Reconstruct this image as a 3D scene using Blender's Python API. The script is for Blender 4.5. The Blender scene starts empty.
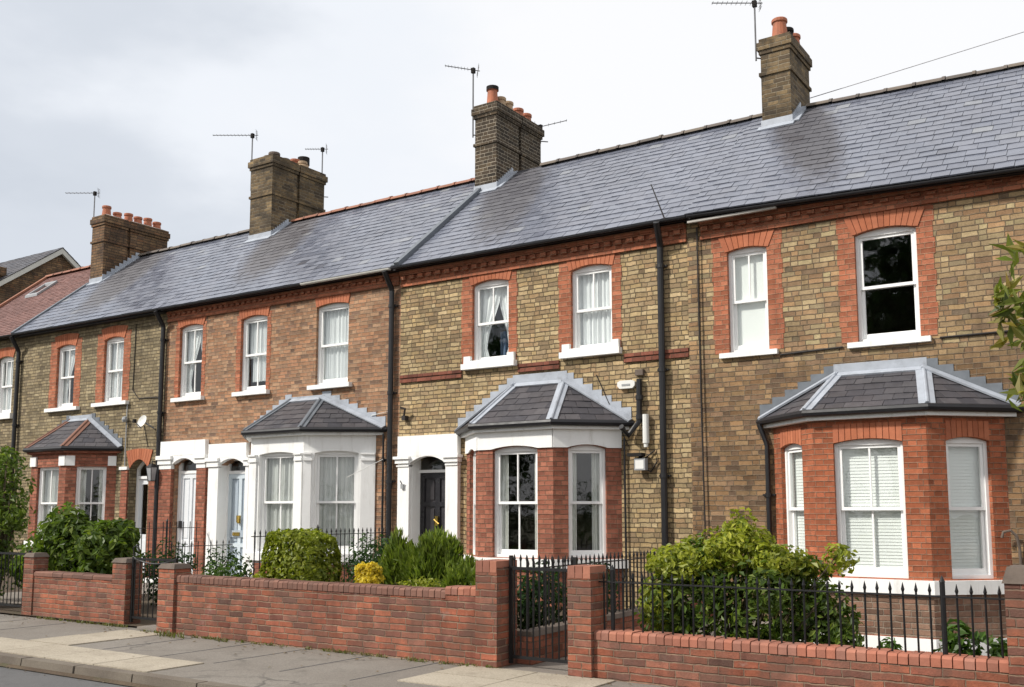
import bpy, bmesh, math, random
import numpy as np
from mathutils import Vector, Matrix, geometry

random.seed(7)
RNG = np.random.default_rng(11)
C = bpy.context.scene.collection
V = Vector
ZUP = V((0, 0, 1))

# ------------------------------------------------------------------ materials
class Nt:
    """small wrapper around a material's node tree"""
    def __init__(s, name):
        s.mat = bpy.data.materials.new(name)
        s.mat.use_nodes = True
        s.t = s.mat.node_tree
        s.t.nodes.clear()
        s.out = s.t.nodes.new('ShaderNodeOutputMaterial')
    def n(s, typ, **kw):
        nd = s.t.nodes.new(typ)
        for k, v in kw.items():
            setattr(nd, k, v)
        return nd
    def put(s, sock, v):
        if isinstance(v, bpy.types.NodeSocket):
            s.t.links.new(v, sock)
        elif v is not None:
            if hasattr(sock.default_value, '__len__') and not hasattr(v, '__len__'):
                v = (v, v, v, 1) if len(sock.default_value) == 4 else (v, v, v)
            elif hasattr(v, '__len__') and len(sock.default_value) == 4 and len(v) == 3:
                v = tuple(v) + (1,)
            sock.default_value = v
    def m(s, op, a, b=None, c=None):
        nd = s.n('ShaderNodeMath', operation=op)
        s.put(nd.inputs[0], a)
        if b is not None: s.put(nd.inputs[1], b)
        if c is not None: s.put(nd.inputs[2], c)
        return nd.outputs[0]
    def vm(s, op, a, b=None):
        nd = s.n('ShaderNodeVectorMath', operation=op)
        s.put(nd.inputs[0], a)
        if b is not None:
            s.put(nd.inputs['Scale'] if op == 'SCALE' else nd.inputs[1], b)
        return nd.outputs[0]
    def rng(s, v, a, b, c=0., d=1., smooth=False):
        nd = s.n('ShaderNodeMapRange')
        if smooth: nd.interpolation_type = 'SMOOTHSTEP'
        for i, x in enumerate((v, a, b, c, d)): s.put(nd.inputs[i], x)
        return nd.outputs[0]
    def noise(s, vec, scale, detail=3., rough=.55, color=False):
        nd = s.n('ShaderNodeTexNoise')
        if vec is not None: s.put(nd.inputs['Vector'], vec)
        nd.inputs['Scale'].default_value = scale
        nd.inputs['Detail'].default_value = detail
        nd.inputs['Roughness'].default_value = rough
        return nd.outputs['Color' if color else 'Fac']
    def ramp(s, fac, stops, const=False):
        nd = s.n('ShaderNodeValToRGB')
        cr = nd.color_ramp
        if const: cr.interpolation = 'CONSTANT'
        n = len(stops)
        for i, st in enumerate(stops):
            p, col = st if len(st) == 2 else (i / max(1, n - 1), st)
            e = cr.elements[i] if i < 2 else cr.elements.new(p)
            e.position = p
            e.color = tuple(col) + (1,)
        s.put(nd.inputs[0], fac)
        return nd.outputs[0]
    def mix(s, f, a, b, typ='MIX'):
        nd = s.n('ShaderNodeMix', data_type='RGBA', blend_type=typ)
        s.put(nd.inputs[0], f); s.put(nd.inputs[6], a); s.put(nd.inputs[7], b)
        return nd.outputs[2]
    def uv(s):
        return s.n('ShaderNodeUVMap').outputs[0]
    def pos(s):
        return s.n('ShaderNodeNewGeometry').outputs['Position']
    def island(s):
        return s.n('ShaderNodeNewGeometry').outputs['Random Per Island']
    def bump(s, h, strength=.5, dist=.01):
        nd = s.n('ShaderNodeBump')
        nd.inputs['Strength'].default_value = strength
        nd.inputs['Distance'].default_value = dist
        s.put(nd.inputs['Height'], h)
        return nd.outputs[0]
    def bsdf(s, col, rough=.6, nrm=None, spec=.5, metal=0.):
        b = s.n('ShaderNodeBsdfPrincipled')
        s.put(b.inputs['Base Color'], col); s.put(b.inputs['Roughness'], rough)
        s.put(b.inputs['Specular IOR Level'], spec); s.put(b.inputs['Metallic'], metal)
        if nrm is not None: s.put(b.inputs['Normal'], nrm)
        return b.outputs[0]
    def done(s, sh):
        s.t.links.new(sh, s.out.inputs[0])
        return s.mat

def brick(name, cols, mortar, L=.225, H=.072, mw=.011, dist=.004, stain=.25, lower=None, soot=None, brk=.3, flem=True, bloom=0.):
    """Flemish-bond brickwork: per-brick colours, recessed joints, grain and weather stains"""
    k = Nt(name)
    uv = k.uv()
    dn = k.noise(uv, 7., 3., .6, True)
    d = k.vm('SCALE', k.vm('SUBTRACT', dn, (.5, .5, .5)), dist * 4)
    uv2 = k.vm('ADD', uv, d)
    sp = k.n('ShaderNodeSeparateXYZ'); k.put(sp.inputs[0], uv2)
    P = L * 1.5 if flem else L
    rv = k.m('DIVIDE', sp.outputs[1], H)
    row = k.m('FLOOR', rv); fv = k.m('FRACT', rv)
    # a few rows slip sideways so that joints do not line up like a grid
    wr = k.n('ShaderNodeTexWhiteNoise', noise_dimensions='1D'); k.put(wr.inputs['W'], row)
    off = k.m('ADD', k.m('MULTIPLY', k.m('MODULO', row, 2.), .5), k.m('MULTIPLY', wr.outputs['Value'], brk))
    u = k.m('ADD', k.m('DIVIDE', sp.outputs[0], P), off)
    cell = k.m('FLOOR', u); fu = k.m('FRACT', u)
    head = k.m('GREATER_THAN', fu, .6667 if flem else 2.)
    cid = k.m('ADD', k.m('MULTIPLY', cell, 2.), head)
    du = k.m('MULTIPLY', k.m('MINIMUM', k.m('MINIMUM', fu, k.m('SUBTRACT', 1., fu)),
                             k.m('ABSOLUTE', k.m('SUBTRACT', fu, .6667 if flem else 5.))), P * 1.35)
    dv = k.m('MULTIPLY', k.m('MINIMUM', fv, k.m('SUBTRACT', 1., fv)), H)
    dd = k.m('MINIMUM', du, dv)
    mask = k.rng(dd, mw * .5 - .002, mw * .5 + .004, 0., 1., True)
    cb = k.n('ShaderNodeCombineXYZ'); k.put(cb.inputs[0], cid); k.put(cb.inputs[1], row)
    wn = k.n('ShaderNodeTexWhiteNoise', noise_dimensions='2D'); k.put(wn.inputs[0], cb.outputs[0])
    wsp = k.n('ShaderNodeSeparateColor'); k.put(wsp.inputs[0], wn.outputs['Color'])
    bc = k.ramp(wsp.outputs[0], cols)
    big = k.noise(uv, .8, 4., .6)
    if lower:
        z0, lcols = lower
        bl = k.ramp(wsp.outputs[0], lcols)
        s0 = k.n('ShaderNodeSeparateXYZ'); k.put(s0.inputs[0], uv)
        f = k.rng(k.m('ADD', s0.outputs[1], k.m('MULTIPLY', k.m('SUBTRACT', big, .5), 1.2)), z0 - .25, z0 + .25, 1., 0., True)
        bc = k.mix(f, bc, bl)
    val = k.rng(wsp.outputs[1], 0., 1., .72, 1.2)
    grain = k.noise(uv, 60., 4., .7)
    patch = k.noise(uv, 14., 3., .6)
    val = k.m('MULTIPLY', val, k.rng(grain, .25, .75, .78, 1.2))
    val = k.m('MULTIPLY', val, k.rng(patch, .3, .7, .85, 1.12))
    hs = k.vm('SCALE', bc, val)
    mg = k.vm('SCALE', mortar, k.rng(patch, .3, .7, .75, 1.2)) if not isinstance(mortar, tuple) else None
    if mg is None:
        rgb = k.n('ShaderNodeRGB'); rgb.outputs[0].default_value = mortar + (1,)
        mg = k.vm('SCALE', rgb.outputs[0], k.rng(patch, .3, .7, .75, 1.2))
    col = k.mix(mask, mg, hs)
    st = k.rng(big, .42, .72, 1., 1. - stain, True)
    mpv = k.n('ShaderNodeMapping'); mpv.inputs['Scale'].default_value = (2.6, .22, 1.); k.put(mpv.inputs[0], uv)
    st = k.m('MULTIPLY', st, k.rng(k.noise(mpv.outputs[0], 2., 5., .65), .48, .72, 1., 1. - stain * .9, True))
    col = k.vm('SCALE', col, st)
    if bloom:
        bn = k.noise(uv, 3.4, 5., .7)
        col = k.mix(k.rng(bn, .58, .74, 0., bloom, True), col, (.46, .38, .33))
    if soot:
        sn = k.noise(uv, 2.2, 5., .65)
        col = k.mix(k.rng(sn, .42, .62, 0., soot[1], True), col, soot[0])
    h = k.m('ADD', mask, k.m('MULTIPLY', grain, .5))
    h = k.m('ADD', h, k.m('MULTIPLY', wsp.outputs[2], .35))
    nr = k.bump(h, 1., .011)
    return k.done(k.bsdf(col, .88, nr, .25))

def plain(name, col, rough=.5, spec=.5, metal=0., var=.12, scale=6., bump=0., bscale=40., dirt=None):
    k = Nt(name)
    p = k.pos()
    n1 = k.noise(p, scale, 5., .62)
    rgb = k.n('ShaderNodeRGB'); rgb.outputs[0].default_value = tuple(col) + (1,)
    c = k.vm('SCALE', rgb.outputs[0], k.rng(n1, .25, .75, 1. - var, 1. + var))
    if dirt:
        n2 = k.noise(p, dirt[2], 6., .7)
        c = k.mix(k.rng(n2, .5, .72, 0., dirt[1], True), c, dirt[0])
    nr = k.bump(k.noise(p, bscale, 4., .6), bump, .01) if bump else None
    r = k.m('ADD', k.m('MULTIPLY', k.m('SUBTRACT', n1, .5), .3), rough)
    return k.done(k.bsdf(c, r, nr, spec, metal))

def island_mat(name, cols, rough=.5, spec=.4, bump=.2, bscale=30., stains=(), rr=.12):
    """every loose piece (slate, tile, wedge) takes its own tone"""
    k = Nt(name)
    p = k.pos(); r = k.island()
    c = k.ramp(r, cols)
    n1 = k.noise(p, 9., 5., .65)
    c = k.vm('SCALE', c, k.rng(n1, .25, .75, .82, 1.16))
    big = k.noise(p, .55, 4., .6)
    c = k.vm('SCALE', c, k.rng(big, .35, .7, 1.08, .86))
    ro = k.m('ADD', rough, k.m('MULTIPLY', k.m('SUBTRACT', r, .5), rr * 2))
    ro = k.m('ADD', ro, k.m('MULTIPLY', k.m('SUBTRACT', n1, .5), .2))
    for (cx, cy, rx, ry, slant, colr, amt) in stains:   # soot and moss run-off below each stack
        s = k.n('ShaderNodeSeparateXYZ'); k.put(s.inputs[0], p)
        yy = k.m('DIVIDE', k.m('SUBTRACT', s.outputs[1], cy), ry)
        xx = k.m('DIVIDE', k.m('SUBTRACT', k.m('SUBTRACT', s.outputs[0], cx),
                               k.m('MULTIPLY', k.m('SUBTRACT', cy, s.outputs[1]), slant)), rx)
        dist = k.m('SQRT', k.m('ADD', k.m('MULTIPLY', xx, xx), k.m('MULTIPLY', yy, yy)))
        dist = k.m('ADD', dist, k.m('MULTIPLY', k.m('SUBTRACT', n1, .5), .6))
        f = k.rng(dist, .55, 1.1, amt, 0., True)
        c = k.mix(f, c, colr)
        ro = k.m('ADD', ro, k.m('MULTIPLY', f, .3))
    nr = k.bump(k.noise(p, bscale, 4., .6), bump, .006)
    return k.done(k.bsdf(c, ro, nr, spec))

def leaf_mat(name, cols, trans=.35, rough=.45):
    k = Nt(name)
    c = k.ramp(k.island(), cols)
    n1 = k.noise(k.pos(), 3., 2., .5)
    c = k.vm('SCALE', c, k.rng(n1, .3, .7, .75, 1.25))
    b = k.bsdf(c, rough, None, .35)
    t = k.n('ShaderNodeBsdfTranslucent'); k.put(t.inputs[0], k.vm('MULTIPLY', c, (1.5, 1.6, .7)))
    mx = k.n('ShaderNodeMixShader'); mx.inputs[0].default_value = trans
    k.t.links.new(b, mx.inputs[1]); k.t.links.new(t.outputs[0], mx.inputs[2])
    return k.done(mx.outputs[0])

def glass_mat(name, tint=(.9, .93, .92), wave=.06):
    k = Nt(name)
    nr = k.bump(k.noise(k.pos(), 2.2, 2., .5), wave, .05)
    tr = k.n('ShaderNodeBsdfTransparent'); tr.inputs[0].default_value = tint + (1,)
    gl = k.n('ShaderNodeBsdfGlossy'); gl.inputs['Roughness'].default_value = .02
    gl.inputs[0].default_value = (1, 1, 1, 1); k.put(gl.inputs['Normal'], nr)
    lw = k.n('ShaderNodeLayerWeight')
    mx = k.n('ShaderNodeMixShader')
    k.put(mx.inputs[0], k.m('ADD', k.m('MULTIPLY', k.m('POWER', lw.outputs['Facing'], 4.5), .88), .085))
    k.t.links.new(tr.outputs[0], mx.inputs[1]); k.t.links.new(gl.outputs[0], mx.inputs[2])
    return k.done(mx.outputs[0])

def cloth_mat(name, col, trans=.4):
    k = Nt(name)
    d = k.n('ShaderNodeBsdfDiffuse'); d.inputs[0].default_value = col + (1,)
    t = k.n('ShaderNodeBsdfTranslucent'); t.inputs[0].default_value = col + (1,)
    mx = k.n('ShaderNodeMixShader'); mx.inputs[0].default_value = trans
    k.t.links.new(d.outputs[0], mx.inputs[1]); k.t.links.new(t.outputs[0], mx.inputs[2])
    return k.done(mx.outputs[0])

def ground_mat(name, c1, c2, c3, grain=90., big=.35, rough=.9, cracks=0.):
    k = Nt(name)
    p = k.pos()
    n1 = k.noise(p, grain, 3., .7); n2 = k.noise(p, big, 5., .6); n3 = k.noise(p, 3.1, 6., .65)
    c = k.mix(k.rng(n2, .35, .65, 0., 1., True), c1, c2)
    c = k.mix(k.rng(n3, .5, .75, 0., .7, True), c, c3)
    c = k.vm('SCALE', c, k.rng(n1, .25, .75, .7, 1.3))
    h = n1
    if cracks:
        vo = k.n('ShaderNodeTexVoronoi', feature='DISTANCE_TO_EDGE')
        k.put(vo.inputs['Vector'], k.vm('ADD', p, k.vm('SCALE', k.noise(p, 2., 4., .6, True), .5)))
        vo.inputs['Scale'].default_value = cracks
        cr = k.rng(vo.outputs['Distance'], .004, .016, 1., 0.)
        c = k.mix(k.m('MULTIPLY', cr, k.rng(n2, .45, .6, 0., .55)), c, (.02, .02, .02))
    return k.done(k.bsdf(c, rough, k.bump(h, .5, .008), .3))

YEL = [(.41, .295, .15), (.50, .375, .205), (.36, .27, .15), (.54, .415, .24), (.44, .31, .17), (.28, .20, .12), (.49, .355, .18), (.38, .25, .135), (.32, .24, .145)]
BRN = [(.20, .115, .06), (.28, .17, .085), (.16, .10, .06), (.33, .215, .11), (.24, .15, .09), (.13, .085, .055), (.30, .18, .09)]
M = {}
M['yellow_brick'] = brick('yellow_stock_brick', YEL, (.15, .115, .07), L=.195, H=.074, mw=.013, dist=.011, stain=.24, brk=.8, flem=True, soot=((.18, .14, .08), .15))
M['brown_brick'] = brick('brown_stock_brick', [(.38, .255, .13), (.45, .32, .175), (.31, .215, .12), (.48, .37, .21), (.28, .185, .11), (.43, .27, .14), (.36, .22, .12), (.17, .125, .085), (.50, .40, .22)],
                         (.20, .15, .10), L=.205, H=.072, mw=.011, dist=.007, stain=.24, brk=.7, lower=(3.55, BRN))
M['grey_brick'] = brick('grey_yellow_stock_brick', [(.27, .21, .12), (.34, .27, .16), (.22, .175, .105), (.38, .31, .19), (.18, .14, .09)],
                        (.15, .12, .08), L=.205, H=.073, mw=.012, dist=.009, stain=.3, brk=.8)
M['russet_brick'] = brick('russet_brick', [(.36, .195, .11), (.43, .235, .135), (.31, .165, .095), (.40, .25, .155), (.46, .275, .165), (.19, .12, .085), (.39, .20, .115), (.42, .22, .12)],
                          (.34, .24, .165), L=.205, H=.071, mw=.010, dist=.004, stain=.2, brk=.6)
M['red_brick'] = brick('red_quoin_brick', [(.37, .128, .068), (.43, .15, .08), (.34, .12, .068), (.47, .18, .10), (.38, .135, .075)],
                       (.40, .22, .14), L=.22, H=.073, mw=.009, dist=.002, stain=.15, brk=.05)
M['bay_brick'] = brick('orange_bay_brick', [(.34, .105, .05), (.39, .122, .058), (.30, .095, .048), (.43, .142, .07), (.36, .11, .054)],
                       (.36, .21, .14), L=.22, H=.070, mw=.008, dist=.0015, stain=.12, brk=.0)
M['pier_brick'] = brick('dark_red_brick', [(.32, .115, .072), (.38, .14, .088), (.27, .10, .065), (.41, .16, .10)],
                        (.26, .15, .10), L=.22, H=.073, mw=.009, dist=.003, stain=.25)
M['string_brick'] = brick('dull_red_moulded_brick', [(.21, .075, .05), (.25, .09, .058), (.18, .065, .045)], (.17, .10, .07), L=.22, H=.073, mw=.008, dist=.002, stain=.3)
M['wall_brick'] = brick('garden_wall_brick', [(.32, .105, .06), (.37, .122, .07), (.27, .092, .06), (.21, .09, .068), (.41, .142, .08), (.30, .10, .06), (.33, .135, .09), (.16, .08, .062)],
                        (.32, .215, .15), L=.225, H=.067, mw=.010, dist=.007, stain=.3, soot=((.10, .07, .055), .5), brk=1., flem=False, bloom=.28)
M['apron_brick'] = brick('brown_apron_brick', [(.24, .145, .10), (.29, .18, .125), (.20, .12, .085), (.33, .20, .14), (.27, .14, .095)], (.34, .27, .21), L=.22, H=.075, mw=.011, dist=.006, stain=.2, brk=1.)
M['stack_brick'] = brick('chimney_stock_brick', [(.21, .145, .075), (.15, .105, .06), (.27, .19, .10), (.09, .068, .048), (.18, .13, .075)],
                         (.27, .225, .16), L=.205, H=.078, mw=.013, dist=.006, stain=.35, soot=((.04, .033, .025), .6), brk=1., flem=False)
M['dark_stack_brick'] = brick('soot_chimney_brick', [(.085, .06, .04), (.06, .046, .034), (.12, .085, .05), (.045, .036, .028), (.10, .07, .045)],
                              (.36, .31, .24), L=.21, H=.075, mw=.013, dist=.006, stain=.3, soot=((.03, .026, .02), .3))
M['red_stack_brick'] = brick('brown_chimney_brick', [(.22, .115, .06), (.17, .10, .055), (.26, .16, .085), (.12, .075, .05)],
                             (.10, .08, .06), L=.21, H=.076, mw=.012, dist=.006, stain=.35, soot=((.045, .034, .027), .6), brk=1., flem=False)
SOOT = (.055, .05, .054)
STAINS = [(-4.72, 15.7, .60, 2.1, .42, SOOT, .8), (-10.5, 15.75, .85, 2.2, .42, SOOT, .8), (-16.9, 15.8, 1.0, 2.1, .45, (.065, .055, .052), .75), (-22.5, 15.7, 1.1, 2.1, .45, (.07, .062, .062), .75)]
M['slate'] = island_mat('blue_grey_slate', [(0., (.085, .09, .115)), (.035, (.135, .146, .186)), (.3, (.150, .162, .202)), (.5, (.130, .142, .180)), (.72, (.163, .172, .208)), (.96, (.145, .156, .194)), (1., (.23, .24, .26))], .30, .8, .15, 25., STAINS)
M['hip_tile'] = island_mat('brown_hip_tile', [(.19, .095, .068), (.22, .115, .085)], .8, .3)
M['bay_slate'] = island_mat('dark_slate', [(.058, .056, .064), (.078, .074, .08), (.048, .047, .056), (.09, .084, .09), (.066, .06, .066)], .5, .4)
M['red_tile'] = island_mat('red_roof_tile', [(.17, .088, .075), (.195, .10, .085), (.15, .08, .07), (.21, .115, .10)], .7, .3)
M['ridge_red'] = island_mat('terracotta_ridge_tile', [(.30, .13, .08), (.25, .11, .075), (.35, .16, .10), (.22, .12, .09)], .75, .3)
M['ridge_grey'] = island_mat('weathered_ridge_tile', [(.15, .125, .105), (.12, .10, .09), (.18, .15, .12), (.10, .09, .085)], .8, .3)
M['voussoir'] = island_mat('rubbed_red_brick', [(.41, .14, .072), (.46, .165, .088), (.36, .122, .066), (.43, .15, .078)], .85, .2)
M['coping'] = island_mat('coping_brick', [(.33, .125, .08), (.38, .15, .10), (.27, .115, .08), (.29, .14, .105), (.41, .17, .11)], .85, .2, .35)
M['coping_old'] = island_mat('weathered_coping_brick', [(.20, .10, .075), (.16, .09, .07), (.23, .12, .09), (.14, .085, .07)], .9, .2, .4)
M['cap_stone'] = plain('grey_cap_stone', (.135, .108, .09), .9, .2, bump=.3, var=.25)
def painted(name, col, grime, amt):
    k = Nt(name); p = k.pos()
    mp_ = k.n('ShaderNodeMapping'); mp_.inputs['Scale'].default_value = (3.2, 3.2, .45); k.put(mp_.inputs[0], p)
    n1 = k.noise(mp_.outputs[0], 2.4, 6., .68); n2 = k.noise(p, 3.2, 6., .7); n3 = k.noise(p, 26., 4., .6)
    c = k.mix(k.m('MULTIPLY', k.rng(n1, .5, .74, 0., amt, True), k.rng(n2, .38, .6, .25, 1., True)), col, grime)
    c = k.vm('SCALE', c, k.rng(n2, .3, .7, .955, 1.02))
    return k.done(k.bsdf(c, .6, k.bump(k.m('ADD', n3, k.m('MULTIPLY', n2, .6)), .22, .008), .3))
M['white'] = painted('white_masonry_paint', (.86, .86, .845), (.44, .42, .37), .5)
M['frame_white'] = plain('white_gloss_paint', (.86, .86, .85), .5, .3, var=.01)
M['door_white'] = plain('white_door_paint', (.74, .77, .80), .35, .5, var=.03)
M['door_pale'] = plain('pale_blue_grey_door_paint', (.56, .63, .68), .35, .5, var=.03)
M['door_groove'] = plain('blue_grey_panel_paint', (.36, .42, .48), .4, .5, var=.03)
M['door_black'] = plain('black_door_paint', (.018, .017, .02), .3, .5, var=.1)
M['door_black_panel'] = plain('faded_black_panel_paint', (.035, .032, .035), .35, .5, var=.1)
M['brass'] = plain('brass', (.55, .38, .10), .3, .5, 1., var=.1)
M['black_plastic'] = plain('black_pipe_paint', (.014, .014, .016), .4, .45, var=.2)
M['iron'] = plain('black_railing_paint', (.007, .007, .008), .5, .4, var=.25, scale=20.)
M['fascia_black'] = plain('black_fascia_paint', (.016, .016, .019), .5, .4, var=.2)
M['pale_gutter'] = plain('weathered_pale_gutter', (.55, .54, .50), .5, .4, var=.1)
M['lead'] = plain('lead_sheet', (.36, .39, .44), .48, .5, var=.16, scale=5., bump=.15, bscale=12., dirt=((.2, .21, .23), .6, 3.))
M['lead_dark'] = plain('aged_lead_sheet', (.13, .145, .165), .5, .45, var=.2, scale=5., bump=.15, bscale=12.)
M['mortar'] = plain('mortar_fillet', (.42, .40, .37), .9, .2, var=.15, bump=.3)
M['terracotta'] = plain('terracotta_pot', (.38, .135, .075), .7, .3, var=.22, scale=7., dirt=((.12, .08, .06), .6, 5.))
M['buff_pot'] = plain('buff_clay_pot', (.38, .27, .17), .75, .3, var=.2, scale=7., dirt=((.14, .10, .07), .6, 5.))
M['soot'] = plain('soot_black', (.02, .018, .017), .9, .2, var=.2)
M['alu'] = plain('weathered_aerial_metal', (.16, .16, .165), .45, .5, .6, var=.2)
M['wire'] = plain('wire_sheath', (.45, .45, .47), .6, .3, var=.1)
M['cable'] = plain('black_cable', (.03, .026, .024), .6, .3, var=.1)
M['grey_plastic'] = plain('grey_plastic', (.32, .33, .34), .45, .4, var=.1)
M['white_plastic'] = plain('white_plastic', (.72, .72, .69), .4, .45, var=.04)
M['plaster'] = plain('interior_plaster', (.30, .28, .25), .9, .1, var=.05)
M['floor_board'] = plain('interior_floor', (.10, .07, .05), .7, .2, var=.15)
M['glass'] = glass_mat('window_glass')
M['net'] = cloth_mat('white_net_curtain', (.93, .94, .95), .12)
M['net_grey'] = cloth_mat('grey_net_curtain', (.72, .72, .70), .12)
M['drape'] = cloth_mat('cream_drape', (.88, .87, .83), .12)
M['blind'] = cloth_mat('white_blind', (.93, .94, .92), .10)
M['blue_cloth'] = cloth_mat('blue_cloth', (.16, .22, .34), .2)
M['asphalt'] = ground_mat('asphalt', (.095, .094, .096), (.12, .118, .117), (.075, .074, .075), 110., .3, .88, cracks=.35)
M['pave_asphalt'] = ground_mat('worn_pavement_asphalt', (.18, .16, .138), (.215, .195, .17), (.13, .118, .10), 70., .6, .9, cracks=.6)
M['flag'] = ground_mat('beige_flagstone', (.33, .288, .225), (.385, .34, .27), (.24, .205, .16), 60., .9, .9)
M['kerb'] = ground_mat('granite_kerb', (.135, .112, .09), (.17, .145, .115), (.085, .07, .058), 120., 1.2, .85)
M['soil'] = ground_mat('garden_soil', (.07, .05, .035), (.10, .075, .05), (.05, .06, .025), 40., .8, .95)
M['garden_paving'] = ground_mat('garden_path_paving', (.20, .175, .15), (.25, .22, .19), (.15, .13, .11), 60., .9, .9)
M['earth'] = ground_mat('open_ground', (.08, .09, .045), (.10, .085, .06), (.06, .07, .035), 10., .05, .95)
M['bark'] = plain('bark', (.085, .065, .05), .9, .2, var=.3, scale=14., bump=.6, bscale=30.)
M['stem'] = plain('green_brown_stem', (.075, .06, .035), .8, .2, var=.3, scale=14.)
M['leaf_dark'] = leaf_mat('dark_green_leaf', [(.018, .045, .010), (.035, .085, .018), (.055, .115, .025), (.028, .065, .014), (.075, .14, .04)])
M['leaf_bush'] = leaf_mat('broad_green_leaf', [(.04, .07, .011), (.075, .125, .02), (.125, .18, .026), (.05, .09, .015), (.19, .24, .045)])
M['leaf_deep'] = leaf_mat('deep_green_leaf', [(.014, .035, .010), (.025, .06, .015), (.04, .085, .022)])  # very dark green, tone varies from leaf to leaf
M['leaf_mid'] = leaf_mat('mid_green_leaf', [(.05, .105, .015), (.085, .16, .022), (.035, .08, .014), (.12, .20, .03)])
M['leaf_box'] = leaf_mat('box_hedge_leaf', [(.15, .18, .014), (.23, .26, .022), (.09, .125, .012), (.31, .33, .035)])
M['leaf_lime'] = leaf_mat('lime_green_leaf', [(.20, .23, .02), (.30, .32, .035), (.12, .16, .018), (.38, .38, .055)])
M['leaf_fir'] = leaf_mat('soft_conifer_spray', [(.10, .145, .02), (.15, .20, .028), (.065, .105, .016), (.20, .24, .04)], .3)
M['leaf_gold'] = leaf_mat('golden_leaf', [(.62, .47, .03), (.75, .58, .05), (.52, .40, .025), (.80, .66, .12)], .3)
M['leaf_big'] = leaf_mat('olive_street_tree_leaf', [(.12, .16, .03), (.20, .22, .045), (.08, .115, .025), (.27, .25, .07), (.28, .20, .07)], .4)
M['litter'] = leaf_mat('dry_leaf_litter', [(.16, .10, .05), (.24, .17, .08), (.10, .065, .04), (.30, .26, .18)], .1)
M['grass'] = leaf_mat('weed_blade', [(.08, .11, .025), (.12, .15, .035), (.17, .15, .06), (.14, .11, .06)], .3)

# ------------------------------------------------------------------ mesh building
class MB:
    def __init__(s):
        s.v = []; s.f = []
    def poly(s, pts):
        i = len(s.v)
        s.v += [tuple(p) for p in pts]
        s.f.append(tuple(range(i, i + len(pts))))
    def faces(s, pts, faces):
        i = len(s.v)
        s.v += [tuple(p) for p in pts]
        s.f += [tuple(i + j for j in f) for f in faces]
    def hexa(s, p):
        """8 corners: 0-3 one face in order, 4-7 the opposite"""
        s.faces(p, [(0, 1, 2, 3), (7, 6, 5, 4), (0, 4, 5, 1), (1, 5, 6, 2), (2, 6, 7, 3), (3, 7, 4, 0)])
    def box(s, x0, x1, y0, y1, z0, z1):
        s.hexa([(x0, y0, z0), (x1, y0, z0), (x1, y1, z0), (x0, y1, z0), (x0, y0, z1), (x1, y0, z1), (x1, y1, z1), (x0, y1, z1)])
    def frustum(s, c, w0, d0, w1, d1, z0, z1):
        x, y = c
        s.hexa([(x - w0, y - d0, z0), (x + w0, y - d0, z0), (x + w0, y + d0, z0), (x - w0, y + d0, z0),
                (x - w1, y - d1, z1), (x + w1, y - d1, z1), (x + w1, y + d1, z1), (x - w1, y + d1, z1)])
    def tube(s, pts, r, n=8, caps=True):
        pts = [V(p) for p in pts]
        rs = r if hasattr(r, '__len__') else [r] * len(pts)
        rings = []
        up = None
        for i, p in enumerate(pts):
            a = pts[max(0, i - 1)]; b = pts[min(len(pts) - 1, i + 1)]
            t = (b - a).normalized()
            if up is None:
                up = ZUP if abs(t.z) < .9 else V((1, 0, 0))
            x = t.cross(up).normalized(); up = x.cross(t).normalized()
            rings.append([p + (x * math.cos(2 * math.pi * k / n) + up * math.sin(2 * math.pi * k / n)) * rs[i] for k in range(n)])
        fl = []
        for i in range(len(pts) - 1):
            for k in range(n):
                fl.append((i * n + k, i * n + (k + 1) % n, (i + 1) * n + (k + 1) % n, (i + 1) * n + k))
        if caps:
            fl.append(tuple(range(n))[::-1]); fl.append(tuple(range((len(pts) - 1) * n, len(pts) * n)))
        s.faces([p for rg in rings for p in rg], fl)
    def lathe(s, c, prof, n=16):
        """prof: list of (radius, z) about the vertical through c"""
        s.faces([(c[0] + r * math.cos(2 * math.pi * k / n), c[1] + r * math.sin(2 * math.pi * k / n), c[2] + z) for r, z in prof for k in range(n)],
                [(i * n + k, i * n + (k + 1) % n, (i + 1) * n + (k + 1) % n, (i + 1) * n + k) for i in range(len(prof) - 1) for k in range(n)])
    def strip(s, p, q, w, h, nrm):
        """a flat bar from p to q lying on a surface with normal nrm: w wide, h proud"""
        p, q, nrm = V(p), V(q), V(nrm).normalized()
        t = (q - p).normalized(); x = t.cross(nrm).normalized() * (w / 2)
        b = nrm * .004; n = nrm * h
        s.hexa([p - x + b, p + x + b, q + x + b, q - x + b, p - x + n, p + x + n, q + x + n, q - x + n])
    def build(s, name, mat, parent=None, smooth=False, recalc=True):
        me = bpy.data.meshes.new(name)
        me.from_pydata(s.v, [], s.f)
        if recalc:
            bm = bmesh.new(); bm.from_mesh(me)
            bmesh.ops.recalc_face_normals(bm, faces=bm.faces)
            bm.to_mesh(me); bm.free()
        uvl = me.uv_layers.new(name='UVMap')
        for p in me.polygons:
            n = p.normal
            if abs(n.z) > .98: t, b = V((1, 0, 0)), V((0, 1, 0))
            else:
                t = ZUP.cross(n).normalized(); b = n.cross(t)
                if b.z < 0: b = -b
            for li in p.loop_indices:
                co = me.vertices[me.loops[li].vertex_index].co
                uvl.data[li].uv = (co.dot(t), co.dot(b))
        if smooth:
            me.polygons.foreach_set('use_smooth', [True] * len(me.polygons))
        me.materials.append(M[mat] if isinstance(mat, str) else mat)
        me.update()
        o = bpy.data.objects.new(name, me)
        C.objects.link(o)
        if parent is not None:
            adopt(o, parent)
        return o

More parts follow.
